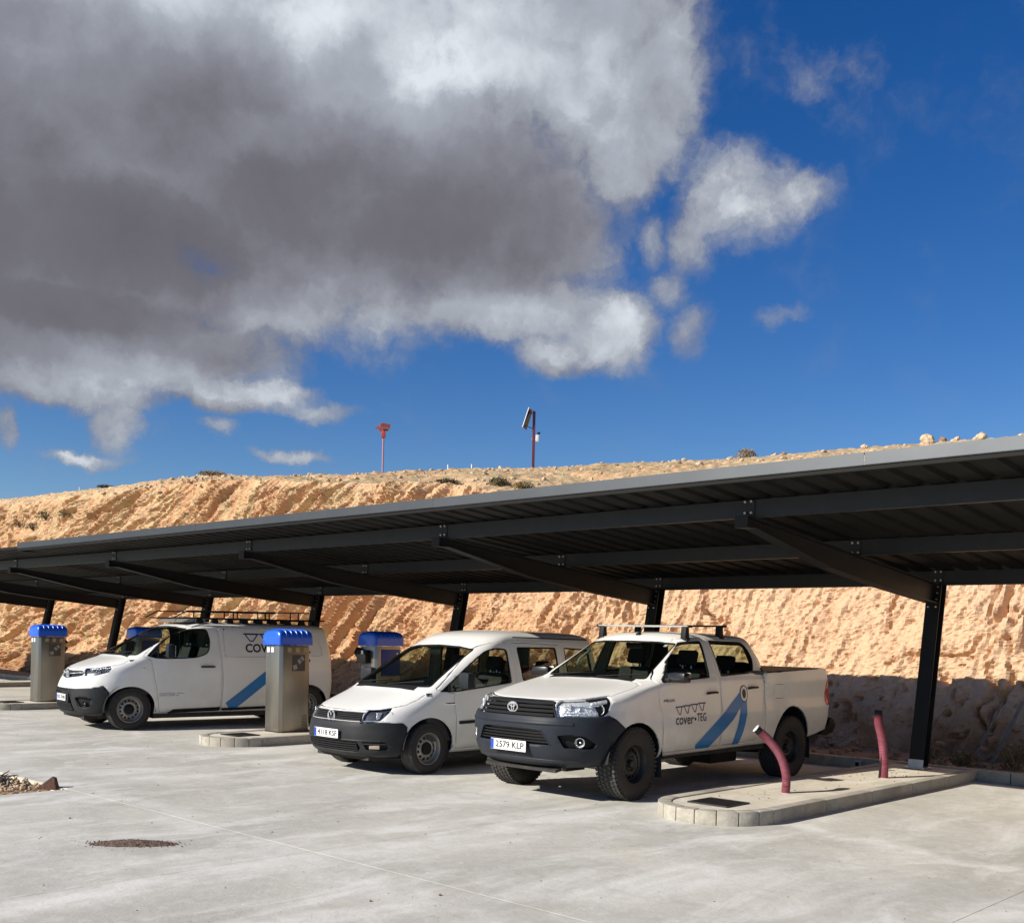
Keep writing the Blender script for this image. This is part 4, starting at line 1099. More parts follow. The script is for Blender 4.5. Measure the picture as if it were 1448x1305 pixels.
for i in range(260):
    x, y = rs.uniform(-16, -1), rs.uniform(-6, 3.5)
    if x < -5.25 and y < -4.4: continue
    s = rs.choice((.003, .005, .008)); rock(mb, (x, y, s * .4), s, rs=rs)
for i in range(60):
    x, y = rs.uniform(-.4, .4), rs.uniform(-.1, 4.2); s = rs.choice((.004, .006, .01)); rock(mb, (x, y, .118 + s * .4), s, rs=rs)
mb.build('grit', DROCK, kind='stuff', label='scattered grit on the concrete')
mb = MB(); rs = random.Random(21)
for i in range(700):
    x = rs.uniform(-12, 5); y = rs.uniform(4.7, 6.9); s = rs.choice((.015, .02, .03, .05, .08)); rock(mb, (x, y, .05 + s * .3 + max(0, y - 6.3) * .8), s, rs=rs)
mb.build('fallen_clods', mat('clay_clod', (.44, .27, .15), .95, col2=(.28, .16, .09), vscale=8), kind='stuff', label='clods of clay fallen along the foot of the cutting')
# two leaning bars and a dry twig at the foot of the cutting
def bar(name, p0, p1, r, m, label, cat, sq=True):
    p0, p1 = Vector(p0), Vector(p1); mb = MB(); mb.tube([(0, 0, 0), p1 - p0], r, 4 if sq else 8); o = mb.build(name, m, label=label, cat=cat, ang=30); o.location = p0; return o
OLDST = mat('weathered_steel_bar', (.20, .185, .165), .8, 0, var=.2, vscale=9)
bar('steel_bar', (.15, 6.2, .05), (.36, 6.75, .90), .018, OLDST, 'thicker grey steel bar leaning on the cutting at the right edge', 'steel bar')
bar('steel_bar', (-.12, 6.3, .12), (.06, 6.8, .86), .011, OLDST, 'thinner grey steel bar leaning on the cutting, nearer the column', 'steel bar')
mb = MB(); mb.tube([(0, 0, 0), (.01, .12, .28), (.05, .3, .52), (.14, .42, .68)], [.008, .007, .005, .003], 6)
o = mb.build('dry_twig', mat('rusty_twig', (.20, .09, .045), .9), label='thin rusty twig rising from the verge just left of the carport column', cat='twig'); o.location = (-.62, 5.75, .1)
for (x, y, r, h, m_, lb) in ((-.5, 5.6, .22, .28, SHRUB2, 'dry straw tuft at the cliff foot, left of the column'), (.02, 5.5, .24, .2, SHRUB2, 'dry straw tuft right behind the column foot'), (.62, 5.7, .30, .34, SHRUB2, 'tangle of dry weeds at the cliff foot, at the right edge')):
    shrub(x, y, .05, r, h, lb, m_, n=260, cat='weed', name='dry_weed')
mb = MB(); mb.box((0, 0, .06), (.10, .05, .09)); o = mb.build('junction_box', mat('grey_box', (.42, .42, .40), .6), bevel=.006, label='small grey box standing against the back kerb behind the pickup', cat='junction box'); o.location = (-.95, 4.405, .0)
MB().box((0, -.027, .06), (.05, .004, .05)).build('lid', BLACKM, o)

# ================================================================== hilltop things
RED = mat('red_paint', (.38, .05, .045), .5); DRED = mat('dark_red_paint', (.13, .025, .04), .5); LILAC = mat('mauve_paint', (.36, .20, .28), .5)
PANEL = mat('solar_cells', (.02, .025, .05), .15, coat=.6); PFR = mat('panel_frame', (.28, .28, .30), .35, .4)
def P_at(az_px, y, py, ):      # ground spot on the hilltop below an image column, by its ray
    return None
def onhill(px, y=None):
    a = (px - 724) / 1536.46 - .0033; d = Vector((-.6904 + .7234 * a, .7234 + .6904 * a)); best = (-9, 0, 0)
    for yy in ([y] if y else [9.5 + .25 * i for i in range(64)]):
        k = (yy + 9.34994) / d.y; x = 5.72267 + d.x * k; e = (hill_z(x, yy) - 1.66) / k
        if e > best[0]: best = (e, x, yy)
    return best[1], best[2]
def solar(x, y, kind, label):
    z = hill_z(x, y) - .05; root = empty('solar_post', (x, y, z), R(43.7), label=label, cat='solar post')
    if kind == 0:
        MB().tube([(0, 0, 0), (0, 0, 1.38)], .033, 10).build('post', LILAC, root)
        MB().box((0, 0, 1.36), (.15, .12, .20)).build('battery_box', RED, root, bevel=.01)
        mb = MB(); mb.prism([(-.30, 1.58), (-.02, 1.78), (.02, 1.56)], 1, -.03, .03); mb.box((0, 0, 1.53), (.32, .10, .06)); mb.tube([(0, 0, 1.4), (0, 0, 1.6)], .05, 8); mb.build('bracket', RED, root)
        rot = Matrix.Rotation(R(40), 3, 'X') @ Matrix.Rotation(R(8), 3, 'Y')
        p = MB().box((.06, -.05, 1.66), (.40, .34, .03), rot).build('panel_frame', PFR, root)
        MB().box(Vector((.06, -.05, 1.66)) + rot @ Vector((0, 0, .018)), (.32, .26, .006), rot).build('solar_panel', RED if False else mat('reddish_cells', (.22, .05, .045), .25), p)
    else:
        MB().box((0, 0, 1.05), (.10, .10, 2.1)).build('post', DRED, root, bevel=.008)
        rot = Matrix.Rotation(R(-24), 3, 'Y') @ Matrix.Rotation(R(66), 3, 'Z')
        rot = Matrix.Rotation(R(17), 3, 'Y') @ Matrix.Rotation(R(66), 3, 'Z')
        p = MB().box((-.24, -.02, 1.82), (.36, .03, .74), rot).build('panel_frame', PFR, root)
        MB().box(Vector((-.24, -.02, 1.82)) + rot @ Vector((0, -.017, 0)), (.33, .006, .71), rot).build('solar_panel', PANEL, p)
        mb = MB(); mb.tube([(0, 0, 1.45), (-.26, 0, 1.56)], .015, 6); mb.tube([(0, 0, 2.0), (-.2, 0, 2.05)], .015, 6); mb.build('bracket', DRED, root)
        mb = MB(); mb.box((.13, 0, 1.12), (.12, .14, .24)); c1 = mb.build('camera_unit', mat('white_casing', (.75, .75, .76), .4), root, bevel=.02)
        MB().tube([(-.08, 0, 1.08), (.1, 0, 1.08)], .05, 10).build('clamp', GALV, root)
        MB().tube([(.16, -.02, 1.30), (.2, -.08, 1.30)], .04, 10).build('camera_lens', BLACKM, c1)
x, y = onhill(541); solar(x, y, 0, 'slim mauve post with a small tilted red framed solar panel on the hilltop')
x, y = onhill(753.5); solar(x, y, 1, 'dark red post with a steep solar panel and a white camera on the hilltop')
WPOST = mat('white_marker', (.75, .74, .72), .6)
for px, y, h, lb in ((633.5, 20.5, .20, 'short white marker stake on the skyline, left one'), (667, 20.2, .20, 'short white marker stake on the skyline, right one'), (113, 12.0, .2, 'tiny pale marker on the skyline far left')):
    x, y = onhill(px); z = hill_z(x, y) - .05; o = bar('marker_stake', (x, y, z), (x - .01, y, z + h), .014, WPOST, lb, 'stake'); 
for px, y, s, lb, m_ in ((1309, 21.0, .16, 'largest tan boulder on the skyline above the right end of the roof', ROCK), (1386, 21.0, .11, 'pale rounded boulder on the skyline near the right edge', ROCK), (1332, 21.2, .10, 'low brown rock just right of the largest tan boulder', DROCK),
                         (1222, 21.4, .07, 'small pale rock on the skyline, left of the tan boulder', ROCK), (1352, 21.3, .07, 'small white rock between the two skyline boulders', ROCK), (1108, 21.5, .07, 'reddish rock on the skyline above the middle of the roof', DROCK)):
    x, y = onhill(px); boulder(x, y, s, lb, m_)
for px, y, r, h, m_, lb in ((705, 10.6, .36, .20, SHRUB, 'dark dry bush on the hilltop just below the tall solar post, left one'), (740, 10.4, .34, .16, SHRUB2, 'straw coloured bush on the hilltop just right of the dark dry bush'), (632, 10.2, .45, .13, SHRUB, 'long low dry bush on the lip of the cutting'),
                              (1055, 21.2, .35, .25, SHRUB2, 'faint straw bush on the skyline above the purlin joint'),
                              (300, 12.0, .6, .10, SHRUB2, 'spreading dry bush on the highest point of the hill'), (150, 12, .4, .10, SHRUB, 'dry bush on the skyline at the far left')):
    x, y = onhill(px, y if y < 11 else None); hshrub(x, y, r, h, lb, m_)
# bushes clinging to the far left face
def onface(px, py):
    a, e = (px - 724) / 1536.46, (900.16 - py) / 1536.46; cr_, sr_ = math.cos(R(1.24577)), math.sin(R(1.24577)); a, e = a * cr_ - e * sr_, e * cr_ + a * sr_
    d = Vector((-.6904 + .7234 * a, .7234 + .6904 * a, e)); 
    best = None; k = 20
    while k < 80:
        p = Vector((5.72267, -9.34994, 1.66166)) + d * k; j = int(np.argmin(np.abs(colx - p.x))); yf = float(np.interp(p.z, VV[:NS1, j, 2], VV[:NS1, j, 1]))
        if p.y >= yf: return p
        k += .1
    return p
for px, py, r, h, lb in ((66, 730, .5, .35, 'dark scrub clinging high on the far left face, largest clump'), (30, 742, .4, .3, 'dark scrub low on the far left face'), (92, 726, .3, .25, 'small dark scrub clump right of the largest one on the left face'), (48, 745, .35, .3, 'middle scrub clump on the far left face')):
    p = onface(px, py); shrub(p.x, p.y - .05, p.z - .1, r, h, lb, SHRUB, n=240)


# ================================================================== VEHICLES
def ss(a, b, x):
    t = min(max((x - a) / (b - a), 0), 1); return t * t * (3 - 2 * t)
def lens_block(parent, bm, rid, housing, side, inner_push=-.03, name='headlight'):
    h = take(bm, rid, name, [housing], parent, side, push=inner_push, solid=.004)
    take(bm, rid, 'lens', [LENS], h, side, push=.002, solid=0)
    return h
def bowl(parent, c, r, yaw=0, m=LAMPR, name='reflector', depth=.05):
    """reflector bowl opening towards +x"""
    T_ = Matrix.Translation(c) @ Matrix.Rotation(yaw, 4, 'Z') @ Matrix.Rotation(R(-90), 4, 'Z')
    mb = MB(); mb.lathe([(r, 0), (r * .96, 0), (r * .8, -depth * .55), (r * .45, -depth * .9), (.001, -depth)], 28, T_); o = mb.build(name, m, parent, ang=60)
    mb = MB(); mb.lathe([(.001, -depth * .1), (r * .2, -depth * .2), (r * .22, -depth * .9)], 16, T_); mb.build('bulb', CHROME, o); return o
def windows(bm, specs, trim=.012):
    """specs: list of (dom, poly, rid_trim, rid_glass, where)"""
    for dom, poly, rt, rg, wh in specs:
        cut(bm, rt, (dom, poly), where=wh); cut(bm, rg, (dom, inset(poly, trim)), base=(rt,), where=wh)
def interior(root, x0, x1, w, zf, zb, dash_x, dash_z, belt, rows, steer=True):
    """dark tub with seats, dashboard and wheel"""
    mb = MB(); mb.box(((x0 + x1) / 2, 0, zf), (x0 - x1, 2 * w, .04))
    for s in (-1, 1): mb.box(((x0 + x1) / 2, s * (w - .02), (zf + belt) / 2), (x0 - x1, .03, belt - zf))
    it = mb.build('interior', TRIM, root)
    mb = MB(); mb.prism([(dash_x + .02, zf), (dash_x + .02, dash_z - .02), (dash_x - .12, dash_z + .02), (dash_x - .38, dash_z), (dash_x - .46, dash_z - .10), (dash_x - .40, zf)], 1, -w + .04, w - .04)
    mb.build('dashboard', TRIM, root, bevel=.02)
    if steer:
        T_ = Matrix.Translation((dash_x - .52, .38, dash_z - .03)) @ Matrix.Rotation(R(-28), 4, 'Y')
        mb = MB(); pts = [T_ @ Vector((0, .18 * math.cos(2 * math.pi * i / 24), .18 * math.sin(2 * math.pi * i / 24))) for i in range(25)]
        mb.tube(pts, .015, 6, cap=False); mb.tube([T_ @ Vector((0, -.17, 0)), T_ @ Vector((0, .17, 0))], .014, 6); mb.tube([T_ @ Vector((0, 0, 0)), T_ @ Vector((0, 0, -.17))], .014, 6); mb.tube([T_ @ Vector((-.0, 0, 0)), T_ @ Vector((.22, 0, -.02))], .03, 8)
        mb.build('steering_wheel', BLACKM, root)
    for (x, ys_, w_, bk_, hr) in rows:
        for y in ys_: seat(root, x, y, zf + .18, w_, bk_, hr)
def chassis(root, x0, x1, w, z0, z1, wheels, r):
    """x0 front, x1 rear; leaves the wheel wells free"""
    w0_ = w
    mb = MB(); xs_ = sorted([x0, x1] + [x + s * (r + .06) for x in wheels for s in (-1, 1)])
    for i in range(0, len(xs_) - 1):
        w = w0_
        a, b_ = xs_[i], xs_[i + 1]; mid = (a + b_) / 2
        if mid > .3: w_full = w; w = min(w, .58)
        well = any(abs(mid - x) < r for x in wheels); ww = w - (.30 if well else .06)
        mb.box((mid, 0, (z0 + z1) / 2), (b_ - a - .002, 2 * ww, z1 - z0))
    o = mb.build('underbody', UNDER, root)
    mb = MB()
    for x in wheels: mb.tube([(x, -w + .2, r), (x, w - .2, r)], .045, 8)
    mb.tube([(x0 - .6, -.35, z0 + .02), (x1 + .4, -.35, z0 - .02)], .035, 8)
    mb.build('axle', UNDER, root)
    return o
def well(root, x, r, w, y1, zt, zm=.40):
    """dark wheel-arch liner"""
    for s in (1, -1):
        mb = MB(); P = circ(x, r, r + .085, None, 20, -20, 200); V = []; F = []
        for (px, pz) in P: V += [(px, s * y1, max(pz, zm)), (px, s * (y1 - w), max(pz, zm))]
        for i in range(len(P) - 1): F.append((2 * i, 2 * i + 1, 2 * i + 3, 2 * i + 2))
        mb.add(V, F); n = len(P); mb.add([(p[0], s * (y1 - w), max(p[1], zm)) for p in P], [tuple(range(n))]); mb.build('wheel_arch_liner', BLACKM, root)
def wiper(root, P, m=BLACKM):
    mb = MB(); mb.tube(P, .009, 5); mb.build('wiper', m, root)

# ------------------------------------------------------------------ pickup
def build_pickup():
    root = empty('pickup_truck', (-1.97315, -.32615, 0), R(-90.58), label='white double cab pickup with roof bars and a blue compass emblem, nearest the camera', cat='pickup truck', group=None)
    LV = [  # z, half width, nose x, nose length, m, tail x, tail length, mr
        (.37, .78, .80, .80, 3.0, -3.95, .15, 5), (.42, .85, .865, .86, 2.9, -3.99, .15, 5), (.50, .895, .915, .93, 2.9, -4.02, .15, 5), (.62, .915, .94, .96, 2.9, -4.06, .15, 5),
        (.74, .925, .945, .96, 2.9, -4.09, .15, 5), (.82, .925, .935, .95, 2.9, -4.10, .15, 5), (.87, .920, .915, .93, 2.8, -4.12, .15, 5), (.93, .910, .90, .93, 2.7, -4.125, .15, 5),
        (.985, .903, .875, .92, 2.7, -4.125, .15, 5), (1.015, .90, .83, .88, 2.7, -4.12, .15, 5), (1.045, .897, .72, .83, 2.8, -4.12, .15, 5), (1.085, .893, .52, .75, 3.0, -4.11, .15, 5),
        (1.13, .889, .25, .62, 3.3, -4.10, .15, 5), (1.18, .883, -.08, .46, 3.8, -4.09, .15, 5), (1.215, .874, -.27, .42, 4.0, -4.085, .15, 5), (1.235, .866, -.335, .42, 4.0, -4.08, .14, 5),
        (1.275, .85, -.395, .42, 3.9, -4.07, .13, 5), (1.292, .845, -.42, .42, 3.9, -4.05, .12, 5), (1.300, .84, -.432, .42, 3.9, -2.66, .16, 4), (1.45, .780, -.69, .42, 3.7, -2.60, .14, 5),
        (1.60, .712, -.935, .42, 3.5, -2.53, .14, 5), (1.660, .676, -1.035, .42, 3.3, -2.505, .14, 5), (1.705, .622, -1.13, .42, 3.0, -2.48, .16, 4.5), (1.735, .52, -1.24, .38, 2.8, -2.42, .2, 4), (1.752, .36, -1.38, .3, 2.5, -2.3, .2, 3), (1.758, .16, -1.5, .2, 2.3, -2.1, .1, 2.2), (1.76, .002, -1.62, .05, 2, -1.75, .02, 2)]
    def post(p, hw):
        x, y, z = p
        if x < -2.45:
            k = ss(-2.45, -2.50, x) * ss(.95, 1.2, z) * (1 if z < 1.298 else 0)
            target = np.interp(z, [.9, 1.15, 1.25, 1.29, 1.30], [.915, .905, .895, .885, .87])
            if hw > 0: y = y * (1 + k * (target / max(hw, .01) - 1))
            z += (1 if z < 1.298 else 0) * .045 * min((-x - 2.45) / 1.45, 1.1) * ss(.95, 1.28, z)
        return (x, y, z)
    bm = make_shell(LV, 4, 20, 40, 10, barrel=.012, post=post)
    sf = Surf(bm)
    # dead area under the sills and openings
    cut(bm, 90, ('side', [(.40, .2), (.40, .36), (.35, .36), (-.46, .39), (-.50, .42), (-2.75, .455), (-3.5, .47), (-3.98, .56), (-4.4, .62), (-4.4, .2)]))
    cut(bm, 90, ('side', arch(0, .435, .40, .805, .1)), where=lambda c, n: c.y > .3)
    cut(bm, 90, ('side', arch(-3.12, .435, .42, .885, .1)), where=lambda c, n: c.y > .3)
    # windows
    side = lambda c, n: n.y > .35
    w1 = rnd([(-.47, 1.205), (-1.375, 1.250), (-1.43, 1.665), (-1.10, 1.645), (-.93, 1.575)], [.03, .02, .04, .08, .06])
    w2 = rnd([(-1.60, 1.262), (-2.31, 1.295), (-2.40, 1.46), (-2.31, 1.655), (-1.585, 1.670)], [.02, .07, .10, .10, .03])
    ws = rnd([(-.01, 1.232), (.705, 1.238), (.605, 1.628), (.4, 1.645), (-.01, 1.652)], [0, .03, .03, .02, 0])
    rw = rnd([(-.01, 1.33), (.62, 1.33), (.56, 1.62), (-.01, 1.63)], [0, .05, .05, 0])
    cut(bm, 30, ('front', ws), where=lambda c, n: n.x > .25 and c.x > -1.4 and c.z > 1.2); cut(bm, 31, ('front', [(-.02, 1.245), (.688, 1.25), (.594, 1.618), (.4, 1.632), (-.02, 1.640)]), base=(30,), where=lambda c, n: n.x > .25 and c.z > 1.2)
    cut(bm, 32, ('front', rw), where=lambda c, n: n.x < -.4 and c.z > 1.3)
    windows(bm, [('side', w1, 33, 34, side), ('side', w2, 35, 36, side)], .016)
    # doors
    d1 = rnd([(-.47, .455), (-1.535, .475), (-1.545, 1.0), (-1.52, 1.705), (-1.12, 1.685), (-.93, 1.615), (-.415, 1.235), (-.375, 1.10), (-.43, .75)], [.05, .03, .0, .05, .06, .06, .03, .05, .1])
    d2 = rnd([(-1.545, .475), (-2.30, .50), (-2.44, .78), (-2.475, 1.12), (-2.43, 1.50), (-2.36, 1.69), (-1.53, 1.705), (-1.555, 1.0)], [.03, .06, .1, .1, .1, .07, .03, 0])
    for P, rg, rd in ((d1, 40, 41), (d2, 40, 42)):
        cut(bm, rg, ('side', P), base=(0, 40), where=lambda c, n: n.y > .2); cut(bm, rd, ('side', inset(P, .0055)), base=(40,), where=lambda c, n: n.y > .2)
    # cab to bed gap, fuel flap
    cut(bm, 43, ('side', [(-2.470, .45), (-2.484, .45), (-2.484, 1.31), (-2.470, 1.31)]), base=(0,), where=lambda c, n: n.y > .3)
    ff = rnd([(-2.70, .985), (-2.93, .985), (-2.93, 1.155), (-2.70, 1.155)], .03)
    cut(bm, 44, ('side', ff), base=(0,), where=side); cut(bm, 45, ('side', inset(ff, .004)), base=(44,), where=side)
    # hood
    hp = [(.96, -.01), (.96, .52), (.70, .70), (.40, .795), (-.05, .805), (-.20, .775), (-.285, .66), (-.315, .40), (-.33, -.01)]
    up = [(1.2, 1.026), (.90, 1.026), (.74, 1.031), (.56, 1.047), (.335, 1.077), (-.40, 1.12), (-.40, 1.4), (1.2, 1.4)]
    cut(bm, 46, ('top', hp), ('side', up), base=(0,), where=lambda c, n: c.z > .99 and c.x > -.5)
    cut(bm, 20, ('top', inset(hp, .006)), ('side', inset(up, .005)), base=(46,), where=lambda c, n: c.z > .99 and c.x > -.5)
    # cowl strip
    cut(bm, 47, ('side', [(-.24, 1.19), (-.20, 1.245), (-.50, 1.245), (-.40, 1.19)]), base=(0, 46), where=lambda c, n: c.y < .60 and n.z > .3)
    # bumper, grille, lamps
    bp_ = [(1.2, .872), (.60, .872), (.42, .885), (.33, .84), (.20, .745), (.30, .30), (1.2, .30)]
    cut(bm, 50, ('side', bp_), base=(0,))
    gr = rnd([(-.01, .858), (.545, .858), (.50, .945), (.475, 1.022), (-.01, 1.026)], [0, .02, .02, .03, 0])
    cut(bm, 51, ('front', gr), base=(0, 50), where=lambda c, n: c.x > .5)
    hl = [(1.0, .868), (.60, .868), (.47, .885), (.41, .925), (.335, 1.075), (.56, 1.046), (.74, 1.030), (1.0, 1.026)]
    cut(bm, 52, ('side', hl), ('front', [(.550, .84), (.508, .945), (.482, 1.05), (1.0, 1.2), (1.0, .8)]), base=(0, 50), where=lambda c, n: c.y > .40)
    cut(bm, 63, ('side', [(.30, .80), (.30, 1.2), (.585, 1.2), (.50, .80)]), base=(52,), where=lambda c, n: c.y > .4)
    lg = rnd([(-.01, .585), (.50, .585), (.40, .735), (-.01, .745)], [0, .03, .04, 0])
    cut(bm, 53, ('front', lg), base=(50,), where=lambda c, n: c.x > .5)
    fg = rnd([(.62, .56), (.80, .555), (.83, .60), (.77, .69), (.56, .69)], [.02, .02, .02, .03, .03])
    cut(bm, 54, ('front', fg), base=(50,), where=lambda c, n: c.x > .4)
    pr = rnd([(-.01, .455), (.30, .455), (.30, .50), (-.01, .50)], .001)
    # tail lamp, tailgate
    tl = rnd([(-3.955, .875), (-4.3, .875), (-4.3, 1.205), (-4.02, 1.205), (-3.935, 1.02)], [.02, 0, 0, .03, .05])
    cut(bm, 55, ('side', tl), base=(0,), where=lambda c, n: c.y > .62)
    tg = rnd([(-.01, .60), (.70, .60), (.70, 1.31), (-.01, 1.31)], [0, .03, .03, 0])
    cut(bm, 56, ('front', tg), base=(0,), where=lambda c, n: n.x < -.5 and c.x < -3.9); cut(bm, 57, ('front', inset(tg, .005)), base=(56,), where=lambda c, n: n.x < -.5 and c.x < -3.9)
    # bed cover
    bcv = [(-2.70, -.01), (-2.70, .80), (-4.0, .80), (-4.0, -.01)]
    cut(bm, 58, ('top', bcv), base=(0,), where=lambda c, n: n.z > .6 and c.z > 1.27 and c.x < -2.6)
    cut(bm, 59, ('side', [(-2.50, 1.292), (-4.02, 1.343), (-4.02, 1.45), (-2.50, 1.45)]), base=(0,), where=lambda c, n: c.x < -2.5 and c.z < 1.36)
    body = take(bm, 0, 'body', [PAINT, TRIM], root, 0, solid=.022)
    take(bm, [46, 43, 40, 44, 56], 'panel_gap', [SEAL], body, 0, push=-.008, solid=.004)
    take(bm, 20, 'hood', [PAINT, BLACKM], root, 0, solid=.012)
    for s in (1, -1):
        dr = take(bm, 41, 'door', [PAINT, TRIML], root, s, solid=.014)
        take(bm, 33, 'window_seal', [BLACKM], dr, s, push=.001, solid=.02); take(bm, 34, 'window', [GLASS], dr, s, push=-.008, solid=0)
        d2_ = take(bm, 42, 'door', [PAINT, TRIML], root, s, solid=.014)
        take(bm, 35, 'window_seal', [BLACKM], d2_, s, push=.001, solid=.02); take(bm, 36, 'window', [GLASS], d2_, s, push=-.008, solid=0)
        for d_, hx, hz in ((dr, -1.36, 1.083), (d2_, -2.21, 1.125)):
            y = sf.sy(hx, hz); mb = MB(); mb.tube([(hx + .095, s * (y + .004), hz - .008), (hx + .07, s * (y + .032), hz), (hx, s * (y + .038), hz + .004), (hx - .07, s * (y + .032), hz + .004), (hx - .095, s * (y + .004), hz + .002)], [.018, .017, .014, .017, .022], 8, ry=.014)
            mb.build('handle', BLACK, d_)
            mb = MB(); mb.lathe([(.045, 0), (.03, -.012), (.001, -.016)], 20, Matrix.Translation((hx - .0, s * (y + .002), hz - .012)) @ Matrix.Diagonal((1, s, .8, 1))); mb.build('handle_recess', PAINT, d_)
        take(bm, 45, 'fuel_flap', [PAINT], root, s, solid=.004) if s == 1 else take(bm, 45, 'side_panel', [PAINT], root, s, solid=.004)
        h = lens_block(root, bm, (52, 63), LAMPR, s)
        take(bm, 63, 'lamp_end', [BLACKM], h, s, push=-.012, solid=.004)
        for (yy, zz, r_, yw) in ((.80, .945, .058, .5), (.66, .95, .036, .25)):
            bowl(h, (sf.fx(yy, zz) - .035, s * yy, zz), r_, s * yw)
        mb = MB()
        for i in range(5):   # chrome fins of the lamp's inner corner
            yy = .575 + i * .012; mb.box((sf.fx(yy, .94) - .022, s * yy, .94), (.018, .006, .11))
        for zz in (.892, .915, .985): 
            P = follow(sf, zz, .57, .80, .004, .006, -.016, 8); mb.tube([(p[0], s * p[1], p[2]) for p in P], .007, 4)
        mb.build('chrome_fin', LAMPR, h)
        mb = MB(); P = [(x_, s * (sf.sy(x_, 1.0 + (.55 - x_) * .16) - .016), 1.0 + (.55 - x_) * .16) for x_ in (.56, .50, .44, .40)]; mb.tube(P, .022, 6); mb.build('indicator', LAMPR, h)
        take(bm, 55, 'tail_light', [REDL], root, s, push=.006, solid=.02)
        fb_ = take(bm, 54, 'fog_light_recess', [BLACKM], root, s, push=-.035, solid=.004)
        yy, zz = .735, .620; bowl(fb_, (sf.fx(yy, zz) - .012, s * yy, zz), .046, s * .55, name='fog_light')
        T_ = Matrix.Translation((sf.fx(yy, zz) - .006, s * yy, zz)) @ Matrix.Rotation(s * .55, 4, 'Z') @ Matrix.Rotation(R(-90), 4, 'Z')
        MB().lathe([(.046, 0), (.05, .004), (.05, -.03)], 24, T_).build('fog_light_ring', CHROME, fb_)
    take(bm, 30, 'windscreen_seal', [BLACKM], root, 0, solid=.01); take(bm, 31, 'windscreen', [GLASS], root, 0, push=-.004, solid=0)
    take(bm, 32, 'rear_window', [GLASS], root, 0, push=-.004, solid=0)
    take(bm, 47, 'cowl', [BLACKM], root, 0, push=.003, solid=.004)
    bu = take(bm, 50, 'front_bumper', [PLAST], root, 0, push=.014, solid=.03)
    gb = take(bm, 51, 'grille', [BLACK], root, 0, push=-.035, solid=.004)
    for z in (.885, .925, .965, 1.003):
        mb = MB(); w_ = .50 - max(0, z - .94) * .5; P = follow(sf, z, -w_, w_, 0, 0, -.004, 16); mb.tube(P, .019, 4, ry=.013, up=(0, 0, 1)); mb.build('slat', BLACKM, gb)
    mb = MB(); P = [(sf.fx(abs(y), z) + .004, y, z) for y, z in [(-.535, .862), (-.49, .95), (-.465, 1.01), (-.42, 1.020), (0, 1.024), (.42, 1.020), (.465, 1.01), (.49, .95), (.535, .862)]]; mb.tube(P, .010, 6); mb.build('grille_surround', PLAST, gb)
    emblem_ovals(gb, (sf.fx(0, .945) + .022, 0, .945), .068)
    lgp = take(bm, 53, 'lower_grille', [BLACK], root, 0, push=-.04, solid=.004)
    for z in (.615, .645, .675, .705):
        mb = MB(); w_ = .47 - (z - .6) * .6; mb.tube(follow(sf, z, -w_, w_, 0, 0, -.012, 12), .012, 4, ry=.007, up=(0, 0, 1)); mb.build('slat', BLACKM, lgp)
    mb = MB(); mb.tube([(sf.fx(y, z) + .016, y, z) for y, z in [(-.50, .59), (-.41, .73), (-.36, .742), (0, .748), (.36, .742), (.41, .73), (.50, .59)]], .008, 6); mb.build('grille_surround', PLAST, lgp)
    # horizontal crease and lower lip on the bumper
    mb = MB(); mb.tube([(sf.fx(y, .80) + .016, y, .80) for y in np.linspace(-.70, .70, 17)], .012, 6, ry=.02); mb.build('bumper_crease', PLAST, bu)
    mb = MB(); mb.tube([(sf.fx(y, .43) + .010, y, .43) for y in np.linspace(-.74, .74, 17)], .016, 6, ry=.03); mb.build('bumper_lip', PLAST, bu)
    plate(root, '2579 KLP', sf.fx(.26, .56) + .052, .555, .50, .11)
    # tailgate and rear bumper, bed
    tgp = take(bm, 57, 'tailgate', [PAINT], root, 0, solid=.01); MB().box((-4.13, 0, 1.12), (.02, .25, .07)).build('handle', BLACK, tgp, bevel=.008)
    mb = MB(); mb.box((-4.20, 0, .52), (.16, 1.56, .11)); 
    for s in (1, -1): mb.prism([(-3.90, .50), (-4.05, .47), (-4.24, .50), (-4.26, .66), (-4.18, .70), (-4.10, .60)], 1, s * .60, s * .87)
    mb.build('rear_bumper', BLACKM, root, bevel=.012)
    MB().box((-4.285, 0, .53), (.008, .5, .11)).build('number_plate', PLATEW, root)
    bc = take(bm, [58], 'bed_cover', [BLACKM], root, 0, push=.004, solid=.01)
    take(bm, 59, 'bed_rail_cap', [BLACKM], root, 0, push=.006, solid=.012)
    mb = MB(); mb.tube([(-2.78, .62, 1.335), (-2.80, .40, 1.36), (-2.78, .05, 1.36), (-2.80, -.45, 1.35)], [.035, .05, .05, .03], 8); mb.build('rolled_strap', BLACKM, bc)
    # mud flap, sill, underbody
    for s in (1, -1):
        MB().box((-.44, s * .80, .31), (.012, .19, .22)).build('mud_flap', PLAST, root)
        MB().box((-3.60, s * .78, .33), (.012, .20, .24)).build('mud_flap', PLAST, root)
    chassis(root, .70, -3.9, .86, .38, .52, (0, -3.12), .375)
    mb = MB(); mb.box((.55, 0, .36), (.50, 1.0, .03), Matrix.Rotation(R(10), 3, 'Y')); mb.box((.2, 0, .30), (.3, .5, .08)); mb.tube([(.05, -.7, .34), (.05, .7, .34)], .04, 8); mb.tube([(.72, -.55, .35), (.60, -.3, .31), (.60, .3, .31), (.72, .55, .35)], .025, 6); mb.build('skid_plate', UNDER, root)
    for yy in (.42, -.42): MB().box((-1.6, yy, .40), (4.6, .10, .14)).build('chassis_rail', UNDER, root)
    MB().box((-2.05, .48, .32), (.55, .30, .18)).build('fuel_tank', BLACKM, root, bevel=.03)
    mb = MB()
